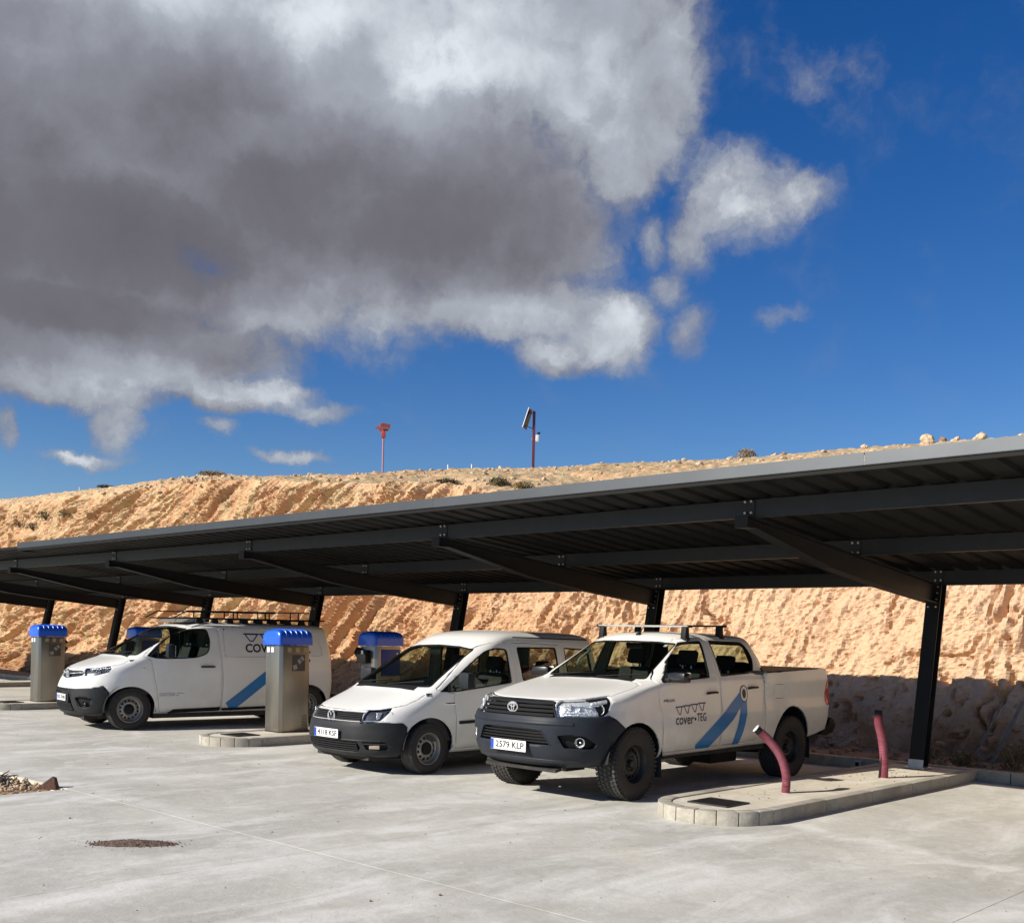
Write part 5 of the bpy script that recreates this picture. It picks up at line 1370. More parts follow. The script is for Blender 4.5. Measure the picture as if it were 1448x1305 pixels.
    for i in range(4): mb.tube([(-3.8 + .0, .55, .30), (-3.1, .55, .30), (-2.4, .55, .36)], .03, 6)
    mb.build('leaf_spring', UNDER, root)
    well(root, 0, .375, .30, .90, .8); well(root, -3.12, .39, .30, .88, .8)
    for x_, st in ((0, R(3)), (-3.12, 0)):
        for s in (1, -1): wheel(root, x_, s * .775, .375, .245, .208, 'at', s, st)
    interior(root, -.35, -2.5, .80, .55, 1.0, -.42, 1.14, 1.17, [(-1.22, (.37, -.37), .46, .56, True), (-1.98, (.40, -.40), .50, .50, True)])
    mb = MB(); mb.box((-1.10, 0, 1.59), (.03, .24, .07), Matrix.Rotation(.3, 3, 'Y')); mb.build('rear_view_mirror', BLACKM, root, bevel=.01)
    MB().box((-.60, .12, 1.192), (.20, .30, .004), Rz(.4)).build('paper_sheet', PAPER, root)
    mb = MB(); mb.box((-1.02, .50, 1.602), (.003, .045, .05), Matrix.Rotation(R(-58), 3, 'Y')); mb.build('windscreen_sticker', PLATEW, root)
    for s in (-1,): 
        mb = MB(); mb.tube([(-.78, -.62, 1.34), (-.82, -.60, 1.42), (-.95, -.585, 1.50), (-1.0, -.60, 1.52)], .014, 6); mb.build('grab_handle', TRIML, root)
    for yy in (.05, -.62): wiper(root, [(-.36, yy, 1.245), (-.40, yy + .3, 1.268), (-.44, yy + .58, 1.285)])
    # mirrors (folded out, dark)
    for s in (1, -1):
        y = sf.sy(-.62, 1.24); mb = MB(); mb.box((-.62, s * (y + .02), 1.235), (.16, .07, .05)); m_ = mb.build('mirror', BLACKM, root, bevel=.015)
        mb = MB(); mb.box((-.60, s * (y + .14), 1.265), (.13, .25, .115), Rz(s * -.12)); mb.build('mirror_housing', BLACK, m_, bevel=.045)
        mb = MB(); mb.box((-.668, s * (y + .14), 1.265), (.004, .21, .11), Rz(s * -.12)); mb.build('mirror_glass', CHROME, m_)
    # roof bars with feet
    for xb_, zz in ((-1.24, 1.822), (-1.93, 1.838)):
        mb = MB(); mb.tube([(xb_, -.66, zz), (xb_, .66, zz)], .033, 8, ry=.011, up=(0, 0, 1)); rb_ = mb.build('roof_bar', SILVERBAR if xb_ > -1.5 else mat('black_bar', (.05, .05, .05), .4), root)
        for s in (1, -1):
            zr_ = sf.tz(xb_, .60) - .005
            mb = MB(); mb.prism([(xb_ + .045, zr_ - .02), (xb_ - .045, zr_ - .02), (xb_ - .028, zz - .010), (xb_ + .028, zz - .010)], 1, s * .565, s * .635); mb.box((xb_, s * .640, zr_ - .02), (.07, .02, .05)); mb.build('bar_foot', BLACKM, rb_, bevel=.008)
            MB().box((xb_, s * .665, zz), (.07, .02, .028)).build('bar_end_cap', BLACKM, rb_)
    za = sf.tz(-1.17, 0); mb = MB(); mb.tube([(-1.15, 0, za - .005), (-1.19, 0, za + .022)], [.03, .016], 8); mb.tube([(-1.18, 0, za + .015), (-1.36, 0, za + .20)], [.006, .003], 6); mb.build('antenna', BLACKM, root)
    # lettering and emblem on the doors
    mb = MB()
    for i in range(4):
        x_ = -.725 - i * .142; z_ = .943 + i * .010
        for Q in (((x_ + .052, z_), (x_ - .052, z_)), ((x_ + .052, z_), (x_ + .012, z_ - .078)), ((x_ - .052, z_), (x_ - .012, z_ - .078)), ((x_ + .012, z_ - .078), (x_ - .012, z_ - .078))):
            V, F = conform_poly(strip2(list(Q), .012), sf, .003); mb.add(V, F)
        V, F = conform_poly([(x_ + .065, z_ - .006), (x_ - .078, z_ - .004), (x_ - .078, z_ + .010), (x_ + .065, z_ + .008)], sf, .0035); mb.add(V, F)
    lg_ = mb.build('triangle_logo', NAVY, root, smooth=False)
    side_text('cover', .155, .335, -.815, .803, sf, INK, root, bold=.0015); side_text('TEG', .125, .175, -1.13, .817, sf, INK, root, bold=.0015)
    V, F = conform_poly(circ(-1.010, .805, .018, None, 12), sf, .003); MB().add(V, F).build('logo_dot', INK, root, smooth=False)
    side_text('HILUX', .042, .20, -.56, 1.015, sf, INK, root, bold=.001)
    leg1 = strip2([(-2.00, 1.05), (-1.72, .84), (-1.42, .65), (-1.10, .432)], [.115, .17, .185, .19])
    V, F = conform_poly(leg1, sf, .0035, zmin=.468); MB().add(V, F).build('blue_compass_leg', BLUE1, root, smooth=False)
    leg2 = strip2([(-2.02, 1.05), (-1.985, .84), (-1.93, .65), (-1.845, .455)], [.115, .145, .14, .125])
    V, F = conform_poly(leg2, sf, .0045, zmin=.475); MB().add(V, F).build('blue_compass_leg', BLUE1, root, smooth=False)
    for rx_, rz_, off, m_ in ((.082, .098, .0055, INK), (.070, .086, .0065, PLATEW), (.040, .055, .0075, INK)):
        V, F = conform_poly(circ(-2.015, 1.06, rx_, rz_, 24), sf, off); MB().add(V, F).build('emblem_ring', m_, root, smooth=False)
    bm.free(); return root

# ------------------------------------------------------------------ people carrier
def build_carrier():
    root = empty('people_carrier', (-4.78786, -.59383, 0), R(-91.85), label='white compact people carrier with dark bumper and side windows, between the pickup and the cabinet', cat='van')
    LV = [(.22, .76, .74, .75, 3.0, -3.10, .2, 5), (.26, .82, .80, .80, 2.8, -3.13, .2, 5), (.36, .855, .845, .86, 2.7, -3.16, .2, 5), (.46, .865, .86, .88, 2.7, -3.18, .2, 5), (.55, .870, .855, .88, 2.6, -3.19, .2, 5),
          (.62, .870, .835, .86, 2.6, -3.19, .2, 5), (.68, .868, .80, .84, 2.6, -3.19, .2, 5), (.725, .864, .765, .82, 2.6, -3.19, .2, 5), (.755, .860, .71, .79, 2.7, -3.19, .2, 5), (.79, .856, .63, .75, 2.8, -3.19, .2, 5),
          (.84, .852, .50, .70, 2.9, -3.19, .2, 5), (.90, .848, .33, .62, 3.0, -3.185, .2, 5), (.96, .845, .16, .54, 3.2, -3.18, .2, 5), (1.0, .842, .07, .50, 3.4, -3.175, .2, 5), (1.03, .838, .025, .50, 3.5, -3.17, .2, 5),
          (1.10, .828, -.085, .50, 3.5, -3.165, .2, 5), (1.25, .80, -.335, .50, 3.5, -3.155, .2, 5), (1.42, .765, -.63, .50, 3.4, -3.14, .2, 5), (1.54, .735, -.85, .48, 3.3, -3.12, .2, 5), (1.60, .715, -.96, .48, 3.2, -3.11, .2, 4.6), (1.655, .68, -1.07, .46, 3.0, -3.09, .22, 4),
          (1.695, .61, -1.19, .44, 2.8, -3.04, .25, 3.5), (1.722, .50, -1.34, .4, 2.6, -2.95, .3, 3), (1.738, .34, -1.52, .3, 2.5, -2.8, .3, 2.6), (1.746, .16, -1.7, .2, 2.3, -2.6, .1, 2.2), (1.748, .002, -1.9, .05, 2, -2.4, .02, 2)]
    bm = make_shell(LV, 4, 20, 40, 12, barrel=.012); sf = Surf(bm); side = lambda c, n: n.y > .35
    cut(bm, 90, ('side', [(.30, .1), (.30, .235), (-.35, .235), (-2.5, .24), (-3.4, .28), (-3.4, .1)]))
    cut(bm, 90, ('side', arch(0, .375, .34, .675, .05)), where=lambda c, n: c.y > .3)
    cut(bm, 90, ('side', arch(-2.62, .37, .32, .645, .05)), where=lambda c, n: c.y > .3)
    fr = lambda c, n: n.x > .2 and c.x > -1.3 and c.z > .98
    cut(bm, 30, ('front', rnd([(-.01, 1.025), (.735, 1.028), (.645, 1.498), (.4, 1.530), (-.01, 1.545)], [0, .03, .03, .02, 0])), where=fr)
    cut(bm, 31, ('front', [(-.02, 1.045), (.712, 1.048), (.628, 1.486), (.4, 1.515), (-.02, 1.530)]), base=(30,), where=fr)
    cut(bm, 32, ('front', rnd([(-.01, 1.08), (.62, 1.08), (.56, 1.52), (-.01, 1.53)], [0, .05, .05, 0])), where=lambda c, n: n.x < -.4 and c.z > 1)
    w1 = rnd([(-.175, .975), (-.42, .972), (-1.385, 1.07), (-1.36, 1.50), (-1.16, 1.52), (-.98, 1.475), (-.62, 1.265)], [.02, .01, .03, .05, .08, .08, .1])
    w2 = rnd([(-1.585, 1.09), (-2.30, 1.115), (-2.28, 1.53), (-1.535, 1.53)], .04)
    w3 = rnd([(-2.46, 1.12), (-2.98, 1.14), (-2.93, 1.51), (-2.44, 1.53)], .04)
    windows(bm, [('side', w1, 33, 34, side), ('side', w2, 35, 36, side), ('side', w3, 37, 38, side)], .014)
    d1 = rnd([(-.43, .275), (-1.43, .285), (-1.475, .9), (-1.435, 1.575), (-1.18, 1.59), (-.93, 1.535), (-.60, 1.335), (-.13, 1.0), (-.395, .955)], [.04, .05, 0, .05, .08, .1, .08, .02, .01])
    d2 = rnd([(-1.45, .285), (-2.20, .30), (-2.37, .62), (-2.385, 1.57), (-1.445, 1.59), (-1.485, .9)], [.04, .1, .1, .05, .05, 0])
    for P, rg, rd in ((d1, 40, 41), (d2, 40, 42)):
        cut(bm, rg, ('side', P), base=(0, 40), where=lambda c, n: n.y > .2); cut(bm, rd, ('side', inset(P, .0055)), base=(40,), where=lambda c, n: n.y > .2)
    hp = [(.90, -.01), (.90, .50), (.70, .635), (.45, .735), (.12, .775), (0, .765), (.05, .5), (.06, -.01)]
    up = [(1.2, .752), (.74, .752), (.55, .770), (.3, .82), (-.2, .93), (-.2, 1.3), (1.2, 1.3)]
    wh = lambda c, n: c.z > .74 and c.x > -.2
    cut(bm, 46, ('top', hp), ('side', up), base=(0,), where=wh); cut(bm, 20, ('top', inset(hp, .006)), ('side', inset(up, .005)), base=(46,), where=wh)
    cut(bm, 47, ('side', [(.10, .985), (.10, 1.034), (-.3, 1.034), (-.02, .985)]), base=(0, 46), where=lambda c, n: c.y < .60 and n.z > .3)
    cut(bm, 50, ('side', [(1.2, .625), (.70, .625), (.50, .622), (.38, .62), (.325, .575), (.35, .2), (1.2, .2)]), base=(0,))
    cut(bm, 51, ('front', rnd([(-.01, .618), (.50, .628), (.47, .738), (-.01, .742)], [0, .01, .01, 0])), base=(0, 50), where=lambda c, n: c.x > .45)
    cut(bm, 52, ('side', [(1.0, .60), (.76, .605), (.62, .632), (.43, .80), (.405, .815), (.42, .83), (.60, .805), (.74, .770), (1.0, .735)]), ('front', [(.505, .58), (.475, .80), (1.0, .95), (1.0, .5)]), base=(0, 50), where=lambda c, n: c.y > .40)
    cut(bm, 53, ('front', rnd([(-.01, .275), (.46, .275), (.50, .33), (.47, .395), (-.01, .395)], [0, .03, .02, .02, 0])), base=(50,), where=lambda c, n: c.x > .45)
    cut(bm, 54, ('front', rnd([(.56, .30), (.74, .31), (.735, .40), (.53, .40)], .02)), base=(50,), where=lambda c, n: c.x > .3)
    tl = rnd([(-3.03, .80), (-3.4, .80), (-3.4, 1.25), (-3.06, 1.25)], .02); cut(bm, 55, ('side', tl), base=(0,), where=lambda c, n: c.y > .6)
    cut(bm, 45, ('side', [(-.46, .583), (-1.41, .600), (-1.41, .635), (-.46, .617)]), base=(41,), where=side); cut(bm, 48, ('side', [(-1.50, .602), (-2.25, .61), (-2.25, .645), (-1.50, .637)]), base=(42,), where=side)
    body = take(bm, 0, 'body', [PAINT_CLEAN, TRIML], root, 0, solid=.022)
    take(bm, [46, 40], 'panel_gap', [SEAL], body, 0, push=-.008, solid=.004); take(bm, 20, 'hood', [PAINT_CLEAN, BLACKM], root, 0, solid=.012)
    for s in (1, -1):
        dr = take(bm, 41, 'door', [PAINT_CLEAN, TRIML], root, s, solid=.014); ds = take(bm, 42, 'sliding_door', [PAINT_CLEAN, TRIML], root, s, solid=.014)
        take(bm, 33, 'window_seal', [BLACKM], dr, s, push=.001, solid=.02); take(bm, 34, 'window', [GLASS], dr, s, push=-.008, solid=0)
        take(bm, 35, 'window_seal', [BLACKM], ds, s, push=.001, solid=.02); take(bm, 36, 'window', [GLASSD], ds, s, push=-.008, solid=0)
        w_ = take(bm, 37, 'window_seal', [BLACKM], root, s, push=.001, solid=.02); take(bm, 38, 'window', [GLASSD], w_, s, push=-.008, solid=0)
        take(bm, 45, 'side_moulding', [PLAST2], dr, s, push=.012, solid=.015); take(bm, 48, 'side_moulding', [PLAST2], ds, s, push=.012, solid=.015)
        MB().tube([(-.41, s * (sf.sy(-.41, 1.1) + .003), .975), (-.44, s * (sf.sy(-.44, 1.35) + .002), 1.14)], .014, 5).build('window_divider', BLACKM, dr)
        for hx, d_ in ((-1.33, dr), (-1.60, ds)):
            y = sf.sy(hx, .93); MB().tube([(hx + .08, s * (y + .004), .93), (hx + .05, s * (y + .03), .93), (hx - .05, s * (y + .03), .93), (hx - .08, s * (y + .004), .93)], .015, 8).build('handle', PLAST2, d_)
        y = sf.sy(-.31, .83); V, F = conform_poly(rnd([(-.19, .845), (-.41, .855), (-.41, .825), (-.27, .818)], .008), sf, .004); MB().add([(v[0], s * v[1], v[2]) for v in V], F).build('side_badge', CHROME, root)
        V, F = conform_poly([(-.22, .842), (-.40, .849), (-.40, .834), (-.28, .828)], sf, .006); MB().add([(v[0], s * v[1], v[2]) for v in V], F).build('side_badge', BLACK, root)
        h = lens_block(root, bm, 52, LAMPD, s); bowl(h, (sf.fx(.70, .71) - .04, s * .70, .708), .05, s * .45, m=mat('smoked_reflector', (.25, .26, .27), .2, 1))
        P = []
        mb = MB(); mb.box((.585, s * (sf.sy(.585, .70) - .035), .700), (.07, .012, .075), Rz(s * .0) @ Matrix.Rotation(.0, 3, 'Z')); mb.build('indicator', LAMPR, h)
        mb = MB(); mb.tube([(p[0], s * p[1], p[2]) for p in [(sf.fx(y_, .635 + (y_ - .5) * .04) - .006, y_, .635 + (y_ - .5) * .04) for y_ in np.linspace(.51, .70, 6)]], .006, 5); mb.build('chrome_strip', CHROME, h)
        take(bm, 55, 'tail_light', [REDL], root, s, push=.004, solid=.02)
        fo = take(bm, 54, 'fog_light_recess', [BLACKM], root, s, push=-.02, solid=.004)
        MB().box((sf.fx(.64, .35) - .005, s * .64, .338), (.02, .13, .045), Rz(s * .55)).build('fog_light', mat('amber_grey_lens', (.30, .24, .19), .4), fo, bevel=.008)
        mb = MB(); mb.tube([(sf.fx(y_, .375) - .002, s * y_, .375) for y_ in np.linspace(.54, .73, 5)], .008, 4); mb.build('slat', PLAST2, fo)
    take(bm, 30, 'windscreen_seal', [BLACKM], root, 0, solid=.01); take(bm, 31, 'windscreen', [GLASS], root, 0, push=-.004, solid=0); take(bm, 32, 'rear_window', [GLASS], root, 0, push=-.004, solid=0); take(bm, 47, 'cowl', [BLACKM], root, 0, push=.003, solid=.004)
    bu = take(bm, 50, 'front_bumper', [PLAST2], root, 0, push=.006, solid=.03); g_ = take(bm, 51, 'grille', [BLACK], root, 0, push=-.03, solid=.004)
    for z, m_, r_ in ((.728, PLAST2, .009), (.708, PLAST2, .008), (.688, PLAST2, .008), (.667, PLAST2, .008), (.632, CHROME, .006), (.648, PLAST2, .008)):
        MB().tube(follow(sf, z, -.475, .475, 0, 0, -.004, 14, 0), r_ * 1.2, 4, ry=r_ * .8, up=(0, 0, 1)).build('slat', m_, g_)
    emblem_vw(g_, (sf.fx(0, .672) + .014, 0, .672), .068)
    lgp = take(bm, 53, 'lower_grille', [BLACK], root, 0, push=-.035, solid=.004)
    for z in (.295, .322, .349, .376): MB().tube(follow(sf, z, -.46, .46, 0, 0, -.006, 14), .011, 4, ry=.008, up=(0, 0, 1)).build('slat', BLACKM, lgp)
    MB().tube([(sf.fx(y, .41) + .006, y, .41) for y in np.linspace(-.70, .70, 17)], .010, 6, ry=.012).build('bumper_crease', PLAST2, bu)
    plate(root, '4118 KSF', sf.fx(.2, .47) + .038, .475, .48, .105)
    MB().box((-3.22, 0, .38), (.10, 1.5, .20)).build('rear_bumper', PLAST2, root, bevel=.03)
    chassis(root, .65, -3.1, .83, .17, .40, (0, -2.62), .30); well(root, 0, .30, .28, .85, .7, .30); well(root, -2.62, .30, .28, .85, .7, .30)
    for x_, st in ((0, R(2)), (-2.62, 0)):
        for s in (1, -1): wheel(root, x_, s * .755, .302, .195, .19, 'steel', s, st)
    interior(root, .0, -3.0, .80, .40, .8, -.02, .96, .96, [(-1.10, (.36, -.36), .46, .56, True), (-1.95, (.45, -.45), .42, .50, True)])
    for s in (1, -1):
        mb = MB(); mb.tube([(-.42, s * .80, 1.03), (-.44, s * .90, 1.045)], .03, 6, ry=.02); m_ = mb.build('mirror', PLAST2, root)
        MB().box((-.46, s * .985, 1.115), (.12, .22, .20), Rz(s * -.12)).build('mirror_housing', PLAST2, m_, bevel=.045); MB().box((-.518, s * .975, 1.105), (.004, .15, .13), Rz(s * -.12)).build('mirror_glass', CHROME, m_)
    MB().box((-.80, 0, 1.44), (.03, .22, .07)).build('rear_view_mirror', BLACKM, root, bevel=.01)
    for yy in (.02, -.62): wiper(root, [(-.00, yy, 1.045), (-.05, yy + .3, 1.07), (-.10, yy + .6, 1.095)])
    for s in (1, -1): MB().tube([(-1.50, s * (sf.sy(-1.5, 1.60) - .01), 1.655), (-2.95, s * (sf.sy(-2.9, 1.60) - .01), 1.64)], .008, 5).build('roof_gutter', BLACKM, root)
    bm.free(); return root

# ------------------------------------------------------------------ panel van
def build_van():
    root = empty('panel_van', (-11.90924, -.68897, 0), R(-97.13), label='long white panel van with roof rack and diagonal blue stripe, partly behind the cabinet', cat='van')
    LV = [(.24, .80, .70, .75, 3.0, -3.70, .2, 5), (.28, .87, .76, .80, 2.8, -3.72, .2, 5), (.38, .91, .80, .86, 2.7, -3.75, .2, 5), (.52, .925, .815, .88, 2.7, -3.77, .2, 5), (.66, .930, .805, .88, 2.6, -3.785, .2, 5), (.76, .930, .775, .86, 2.6, -3.79, .2, 5),
          (.85, .928, .73, .84, 2.6, -3.79, .2, 5), (.93, .926, .69, .82, 2.6, -3.79, .2, 5), (.98, .924, .645, .80, 2.6, -3.785, .2, 5), (1.02, .922, .57, .77, 2.7, -3.785, .2, 5), (1.07, .920, .44, .72, 2.8, -3.78, .2, 5),
          (1.13, .917, .25, .62, 3.0, -3.775, .2, 5), (1.18, .914, .09, .55, 3.2, -3.77, .2, 5), (1.215, .911, .02, .52, 3.4, -3.765, .2, 5), (1.28, .902, -.085, .52, 3.4, -3.755, .2, 5), (1.42, .882, -.325, .52, 3.3, -3.735, .2, 5),
          (1.56, .856, -.585, .50, 3.2, -3.71, .2, 5), (1.66, .830, -.79, .50, 3.1, -3.69, .2, 5), (1.71, .805, -.90, .48, 3.0, -3.675, .22, 4.6), (1.755, .755, -1.02, .46, 2.8, -3.65, .25, 4), (1.785, .66, -1.18, .42, 2.6, -3.58, .3, 3.2), (1.80, .48, -1.4, .35, 2.5, -3.45, .3, 2.8), (1.808, .24, -1.7, .25, 2.3, -3.2, .2, 2.3), (1.81, .002, -2.0, .05, 2, -2.9, .02, 2)]
    bm = make_shell(LV, 4, 20, 44, 12, barrel=.010); sf = Surf(bm); side = lambda c, n: n.y > .35
    cut(bm, 90, ('side', [(.36, .1), (.36, .235), (-.38, .235), (-2.9, .26), (-3.9, .30), (-3.9, .1)]))
    cut(bm, 90, ('side', arch(0, .405, .37, .715, .05)), where=lambda c, n: c.y > .3); cut(bm, 90, ('side', arch(-3.22, .405, .37, .715, .05)), where=lambda c, n: c.y > .3)
    fr = lambda c, n: n.x > .2 and c.x > -1.3 and c.z > 1.18
    cut(bm, 30, ('front', rnd([(-.01, 1.215), (.80, 1.22), (.735, 1.685), (.4, 1.715), (-.01, 1.725)], [0, .03, .03, .02, 0])), where=fr)
    cut(bm, 31, ('front', [(-.02, 1.235), (.778, 1.24), (.718, 1.672), (.4, 1.70), (-.02, 1.71)]), base=(30,), where=fr)
    w1 = rnd([(-.26, 1.215), (-.40, 1.175), (-.62, 1.165), (-1.12, 1.185), (-1.34, 1.27), (-1.36, 1.50), (-1.31, 1.685), (-1.02, 1.685), (-.72, 1.59), (-.42, 1.37)], [.02, .05, .05, .1, .1, .05, .06, .12, .1, .1])
    windows(bm, [('side', w1, 33, 34, side)], .016)
    d1 = rnd([(-.49, .265), (-1.555, .285), (-1.575, .9), (-1.49, 1.72), (-1.10, 1.735), (-.76, 1.66), (-.45, 1.43), (-.20, 1.21), (-.335, 1.14), (-.42, .70)], [.05, .04, .0, .06, .08, .1, .1, .03, .04, .1])
    d2 = rnd([(-1.570, .285), (-2.55, .30), (-2.58, 1.72), (-1.503, 1.73), (-1.590, .9)], [.04, .04, .04, .05, 0])
    for P, rg, rd in ((d1, 40, 41), (d2, 40, 42)):
        cut(bm, rg, ('side', P), base=(0, 40), where=lambda c, n: n.y > .2); cut(bm, rd, ('side', inset(P, .0055)), base=(40,), where=lambda c, n: n.y > .2)
    # pressed window outlines on the flank
    for P in (rnd([(-1.62, 1.205), (-2.52, 1.215), (-2.52, 1.68), (-1.60, 1.69)], .06), rnd([(-2.66, 1.215), (-3.52, 1.235), (-3.42, 1.665), (-2.64, 1.68)], [.05, .06, .12, .05])):
        cut(bm, 43, ('side', P), base=(0, 42), where=side); cut(bm, 44, ('side', inset(P, .006)), base=(43,), where=side)
    hp = [(.80, -.01), (.80, .46), (.62, .62), (.38, .76), (.10, .84), (-.02, .83), (.0, .5), (.01, -.01)]; up = [(1.2, .985), (.69, .985), (.45, 1.01), (.2, 1.06), (-.2, 1.12), (-.2, 1.5), (1.2, 1.5)]; wh = lambda c, n: c.z > .96 and c.x > -.2
    cut(bm, 46, ('top', hp), ('side', up), base=(0,), where=wh); cut(bm, 20, ('top', inset(hp, .006)), ('side', inset(up, .005)), base=(46,), where=wh)
    cut(bm, 47, ('side', [(.06, 1.17), (.06, 1.222), (-.3, 1.222), (-.06, 1.17)]), base=(0, 46), where=lambda c, n: c.y < .68 and n.z > .3)
    cut(bm, 50, ('side', [(1.2, .665), (.75, .665), (.55, .69), (.42, .725), (.34, .62), (.33, .2), (1.2, .2)]), base=(0,))
    cut(bm, 51, ('front', rnd([(-.01, .825), (.20, .84), (.50, .875), (.53, .935), (.40, .965), (-.01, .955)], [0, .02, .03, .02, .02, 0])), base=(0,), where=lambda c, n: c.x > .3)
    cut(bm, 52, ('side', [(1.0, .84), (.66, .875), (.50, .89), (.33, .945), (.285, 1.005), (.29, 1.045), (.35, 1.065), (.48, 1.04), (.64, .985), (1.0, .96)]), ('front', [(.50, .83), (.54, .90), (.44, 1.0), (1.0, 1.2), (1.0, .7)]), base=(0, 51), where=lambda c, n: c.y > .40)
    cut(bm, 53, ('front', rnd([(-.01, .30), (.44, .30), (.36, .55), (.30, .655), (-.01, .655)], [0, .02, .02, .02, 0])), base=(50,), where=lambda c, n: c.x > .3)
    cut(bm, 54, ('front', rnd([(.55, .36), (.72, .37), (.74, .53), (.48, .535)], .03)), base=(50,), where=lambda c, n: c.x > .2)
    cut(bm, 55, ('side', rnd([(-3.73, .76), (-4.0, .76), (-4.0, 1.19), (-3.715, 1.19)], .03)), base=(0,), where=lambda c, n: c.y > .6)
    # black sill trim
    for rid, base, x0, x1 in ((60, 41, -.60, -1.548), (61, 42, -1.58, -2.545), (62, 0, -2.57, -2.80)):
        cut(bm, rid, ('side', [(x0, .250), (x0 - (.12 if rid == 60 else 0), .325), (x1, .345), (x1, .268)]), base=(base,), where=side)
    body = take(bm, 0, 'body', [PAINT_CLEAN, TRIM], root, 0, solid=.022)
    take(bm, [46, 40], 'panel_gap', [SEAL], body, 0, push=-.008, solid=.004); take(bm, 43, 'pressed_line', [PAINT_CLEAN], body, 0, push=-.012, solid=.004); [take(bm, 44, 'pressed_panel', [PAINT_CLEAN], body, s_, push=-.003, solid=.004, kind='stuff') for s_ in (1, -1)]
    take(bm, 20, 'hood', [PAINT_CLEAN, BLACKM], root, 0, solid=.012)
    for s in (1, -1):
        dr = take(bm, 41, 'door', [PAINT_CLEAN, TRIM], root, s, solid=.014); ds = take(bm, 42, 'sliding_door' if s < 0 else 'rear_flank', [PAINT_CLEAN, TRIM], root, s, solid=.014)
        take(bm, 33, 'window_seal', [BLACKM], dr, s, push=.001, solid=.02); take(bm, 34, 'window', [GLASS], dr, s, push=-.008, solid=0)
        take(bm, 60, 'sill_trim', [BLACKM], dr, s, push=.014, solid=.02); take(bm, 61, 'sill_trim', [BLACKM], ds, s, push=.014, solid=.02); take(bm, 62, 'sill_trim', [BLACKM], root, s, push=.014, solid=.02)
        hx, hz = -1.31, 1.037; y = sf.sy(hx, hz); MB().tube([(hx + .12, s * (y + .003), hz), (hx + .09, s * (y + .03), hz), (hx - .09, s * (y + .03), hz), (hx - .12, s * (y + .003), hz)], .016, 8).build('handle', BLACK, dr)
        MB().lathe([(.06, 0), (.04, -.012), (.001, -.016)], 20, Matrix.Translation((hx, s * (y + .002), hz - .02)) @ Matrix.Diagonal((1, s, .8, 1))).build('handle_recess', PAINT_CLEAN, dr)
        h = lens_block(root, bm, 52, LAMPD, s)
        for yy, zz, r_ in ((.70, .935, .045), (.62, .92, .036), (.79, .955, .04)): bowl(h, (sf.fx(yy, zz) - .035, s * yy, zz), r_, s * .6)
        mb = MB(); mb.tube([(sf.fx(y_, .985 + (y_ - .55) * .16) - .014, s * y_, .975 + (y_ - .55) * .16) for y_ in np.linspace(.55, .84, 7)], .008, 5); mb.build('light_strip', LAMPR, h)
        take(bm, 55, 'tail_light', [REDL], root, s, push=.006, solid=.02)
        fo = take(bm, 54, 'fog_light_recess', [BLACKM], root, s, push=-.03, solid=.004); yy, zz = .63, .43; bowl(fo, (sf.fx(yy, zz) - .015, s * yy, zz), .045, s * .5, name='fog_light', m=LAMPD)
        MB().tube([(sf.fx(abs(a), b_) + .005, s * a, b_) for a, b_ in [(.57, .365), (.49, .535), (.74, .53), (.72, .37), (.57, .365)]], .010, 6).build('fog_light_frame', PLAST2, fo)
        y = sf.sy(-.2, 1.0); MB().tube([(-.18, s * (y - .002), 1.0), (-.235, s * (y + .008), 1.005)], .012, 6).build('indicator', LAMPR, root)
    take(bm, 30, 'windscreen_seal', [BLACKM], root, 0, solid=.01); take(bm, 31, 'windscreen', [GLASS], root, 0, push=-.004, solid=0); take(bm, 47, 'cowl', [BLACKM], root, 0, push=.003, solid=.004)
    bu = take(bm, 50, 'front_bumper', [PLAST2], root, 0, push=.006, solid=.03); g_ = take(bm, 51, 'grille', [BLACK], root, 0, push=-.02, solid=.004)
    MB().tube([(sf.fx(abs(y), .895 + abs(y) * .07) + .003, y, .895 + abs(y) * .07) for y in np.linspace(-.52, .52, 19)], .012, 6, ry=.008, up=(0, 0, 1)).build('chrome_bar', LAMPR, g_)
    emblem_ovals(g_, (sf.fx(0, .90) + .02, 0, .895), .072)
    MB().lathe([(.085, 0), (.001, .004)], 24, Matrix.Translation((sf.fx(0, .9) + .012, 0, .895)) @ Matrix.Rotation(R(-90), 4, 'Z')).build('emblem_disc', BLACK, g_)
    lgp = take(bm, 53, 'lower_grille', [BLACK], root, 0, push=-.035, solid=.004)
    for z in (.325, .355, .385, .415, .62, .64): MB().tube(follow(sf, z, -.40 + (z - .3) * .28, .40 - (z - .3) * .28, 0, 0, -.004, 12), .012, 4, ry=.010, up=(0, 0, 1)).build('slat', BLACKM, lgp)
    for s in (1, -1): MB().tube([(sf.fx(a, b_) + .006, s * a, b_) for a, b_ in [(.45, .295), (.37, .55), (.30, .66)]], .014, 6).build('grille_strut', PLAST2, bu)
    MB().box((sf.fx(.2, .5) - .03, 0, .51), (.06, .60, .16)).build('plate_holder', PLAST2, lgp, bevel=.01)
    plate(root, '102 KNN', sf.fx(.2, .5) + .016, .515, .46, .105)
    MB().box((-3.82, 0, .42), (.10, 1.65, .22)).build('rear_bumper', PLAST2, root, bevel=.03)
    chassis(root, .62, -3.7, .90, .18, .42, (0, -3.22), .34); well(root, 0, .34, .30, .91, .7, .30); well(root, -3.22, .34, .30, .91, .7, .30)
    for x_ in (0, -3.22):
        for s in (1, -1): wheel(root, x_, s * .80, .340, .215, .215, 'steel2', s, 0)
    interior(root, .0, -3.6, .86, .60, .95, -.03, 1.15, 1.15, [(-1.12, (.42, -.42), .46, .56, True)])
    MB().box((-1.62, 0, 1.12), (.03, 1.64, 1.15)).build('bulkhead', TRIM, root)
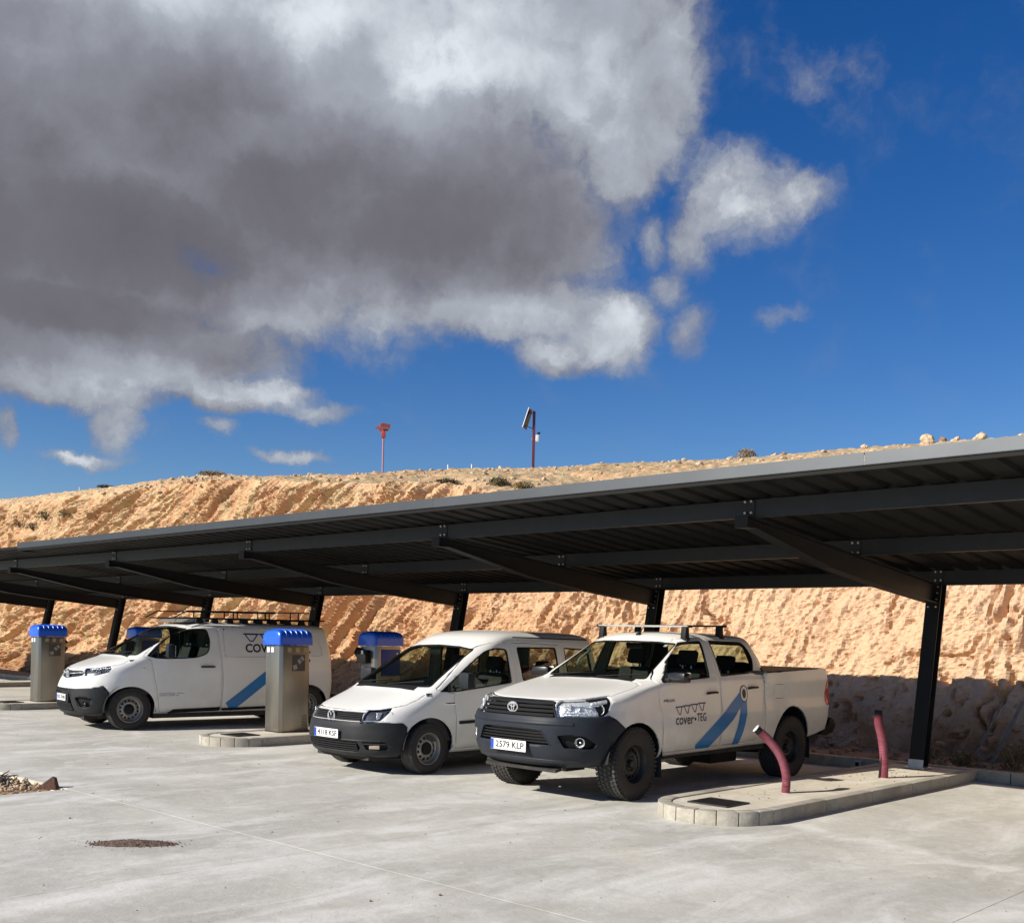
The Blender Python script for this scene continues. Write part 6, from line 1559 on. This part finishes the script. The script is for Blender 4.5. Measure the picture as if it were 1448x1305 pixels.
    for s in (1, -1):
        mb = MB(); mb.tube([(-.56, s * .88, 1.21), (-.58, s * .97, 1.225)], .035, 6, ry=.022); m_ = mb.build('mirror', BLACKM, root)
        MB().box((-.60, s * 1.03, 1.30), (.13, .20, .24), Rz(s * -.12)).build('mirror_housing', PLAST, m_, bevel=.055); MB().box((-.668, s * 1.03, 1.30), (.004, .16, .18), Rz(s * -.12)).build('mirror_glass', CHROME, m_)
    for yy in (.02, -.66): wiper(root, [(-.01, yy, 1.235), (-.05, yy + .3, 1.26), (-.09, yy + .62, 1.28)])
    # roof rack with rails, posts and rollers
    rk = MB()
    for s in (1, -1): rk.tube([(-.88, s * .66, 1.865), (-3.68, s * .66, 1.875)], .014, 6); rk.tube([(-.80, s * .66, 1.865), (-1.02, s * .66, 1.985), (-3.35, s * .66, 2.01)], .012, 6)
    rr = rk.build('roof_rack', BLACKM, root)
    for x_ in (-1.70, -1.87, -2.48, -2.56, -2.98, -3.14):
        for s in (1, -1): MB().tube([(x_, s * .66, 1.87), (x_, s * .66, 2.0)], .012, 6).build('rack_post', BLACKM, rr)
    for i, x_ in enumerate(np.linspace(-1.25, -3.5, 9)):
        MB().tube([(x_, -.66, 1.868), (x_, .66, 1.868)], .014, 6).build('rack_crossbar', BLACKM, rr)
        for s in (1, -1): MB().prism([(x_ + .07, 1.79), (x_ - .07, 1.79), (x_ - .045, 1.87), (x_ + .045, 1.87)], 1, s * .60, s * .67).build('rack_foot', BLACKM, rr, bevel=.01)
    MB().prism([(-.95, 1.79), (-1.40, 1.80), (-1.40, 1.845), (-1.10, 1.85)], 1, -.58, .58).build('air_vent', mat('grey_vent', (.20, .20, .20), .5), root, bevel=.015)
    MB().tube([(-.90, .40, 1.76), (-1.00, .40, 1.96)], [.006, .003], 6).build('antenna', BLACKM, root)
    # lettering
    mb = MB()
    for i in range(4):
        x_ = -2.125 - i * .30; z_ = 1.605
        for Q in (((x_ + .12, z_), (x_ - .12, z_)), ((x_ + .12, z_), (x_ + .03, z_ - .12)), ((x_ - .12, z_), (x_ - .03, z_ - .12)), ((x_ + .03, z_ - .12), (x_ - .03, z_ - .12))):
            V, F = conform_poly(strip2(list(Q), .020), sf, .004); mb.add(V, F)
        V, F = conform_poly([(x_ + .155, z_ - .004), (x_ - .155, z_ - .004), (x_ - .155, z_ + .016), (x_ + .155, z_ + .016)], sf, .0045); mb.add(V, F)
    mb.build('triangle_logo', NAVY, root, smooth=False)
    side_text('COVER', .205, .64, -2.325, 1.355, sf, INK, root, bold=.005); side_text('TEG', .185, .32, -2.86, 1.355, sf, INK, root, bold=.003)
    side_text('coverteg', .05, .27, -.60, .595, sf, mat('grey_lettering', (.25, .25, .25), .5), root)
    mb = MB()
    for x0_, x1_, z_ in ((-.77, -.90, .597), (-.47, -.60, .560), (-.62, -.73, .560), (-.75, -.80, .560)):
        V, F = conform_poly([(x0_, z_ - .007), (x1_, z_ - .007), (x1_, z_ + .007), (x0_, z_ + .007)], sf, .004); mb.add(V, F)
    mb.build('faint_print', mat('pale_lettering', (.42, .41, .38), .5), root, smooth=False)['kind'] = 'stuff'
    V, F = conform_poly(strip2([(-1.70, .335), (-2.36, .83), (-3.0, 1.31)], [.20, .185, .15]), sf, .005); MB().add(V, F).build('blue_stripe', BLUE1, root, smooth=False)
    bm.free(); return root
build_pickup(); build_carrier(); build_van()
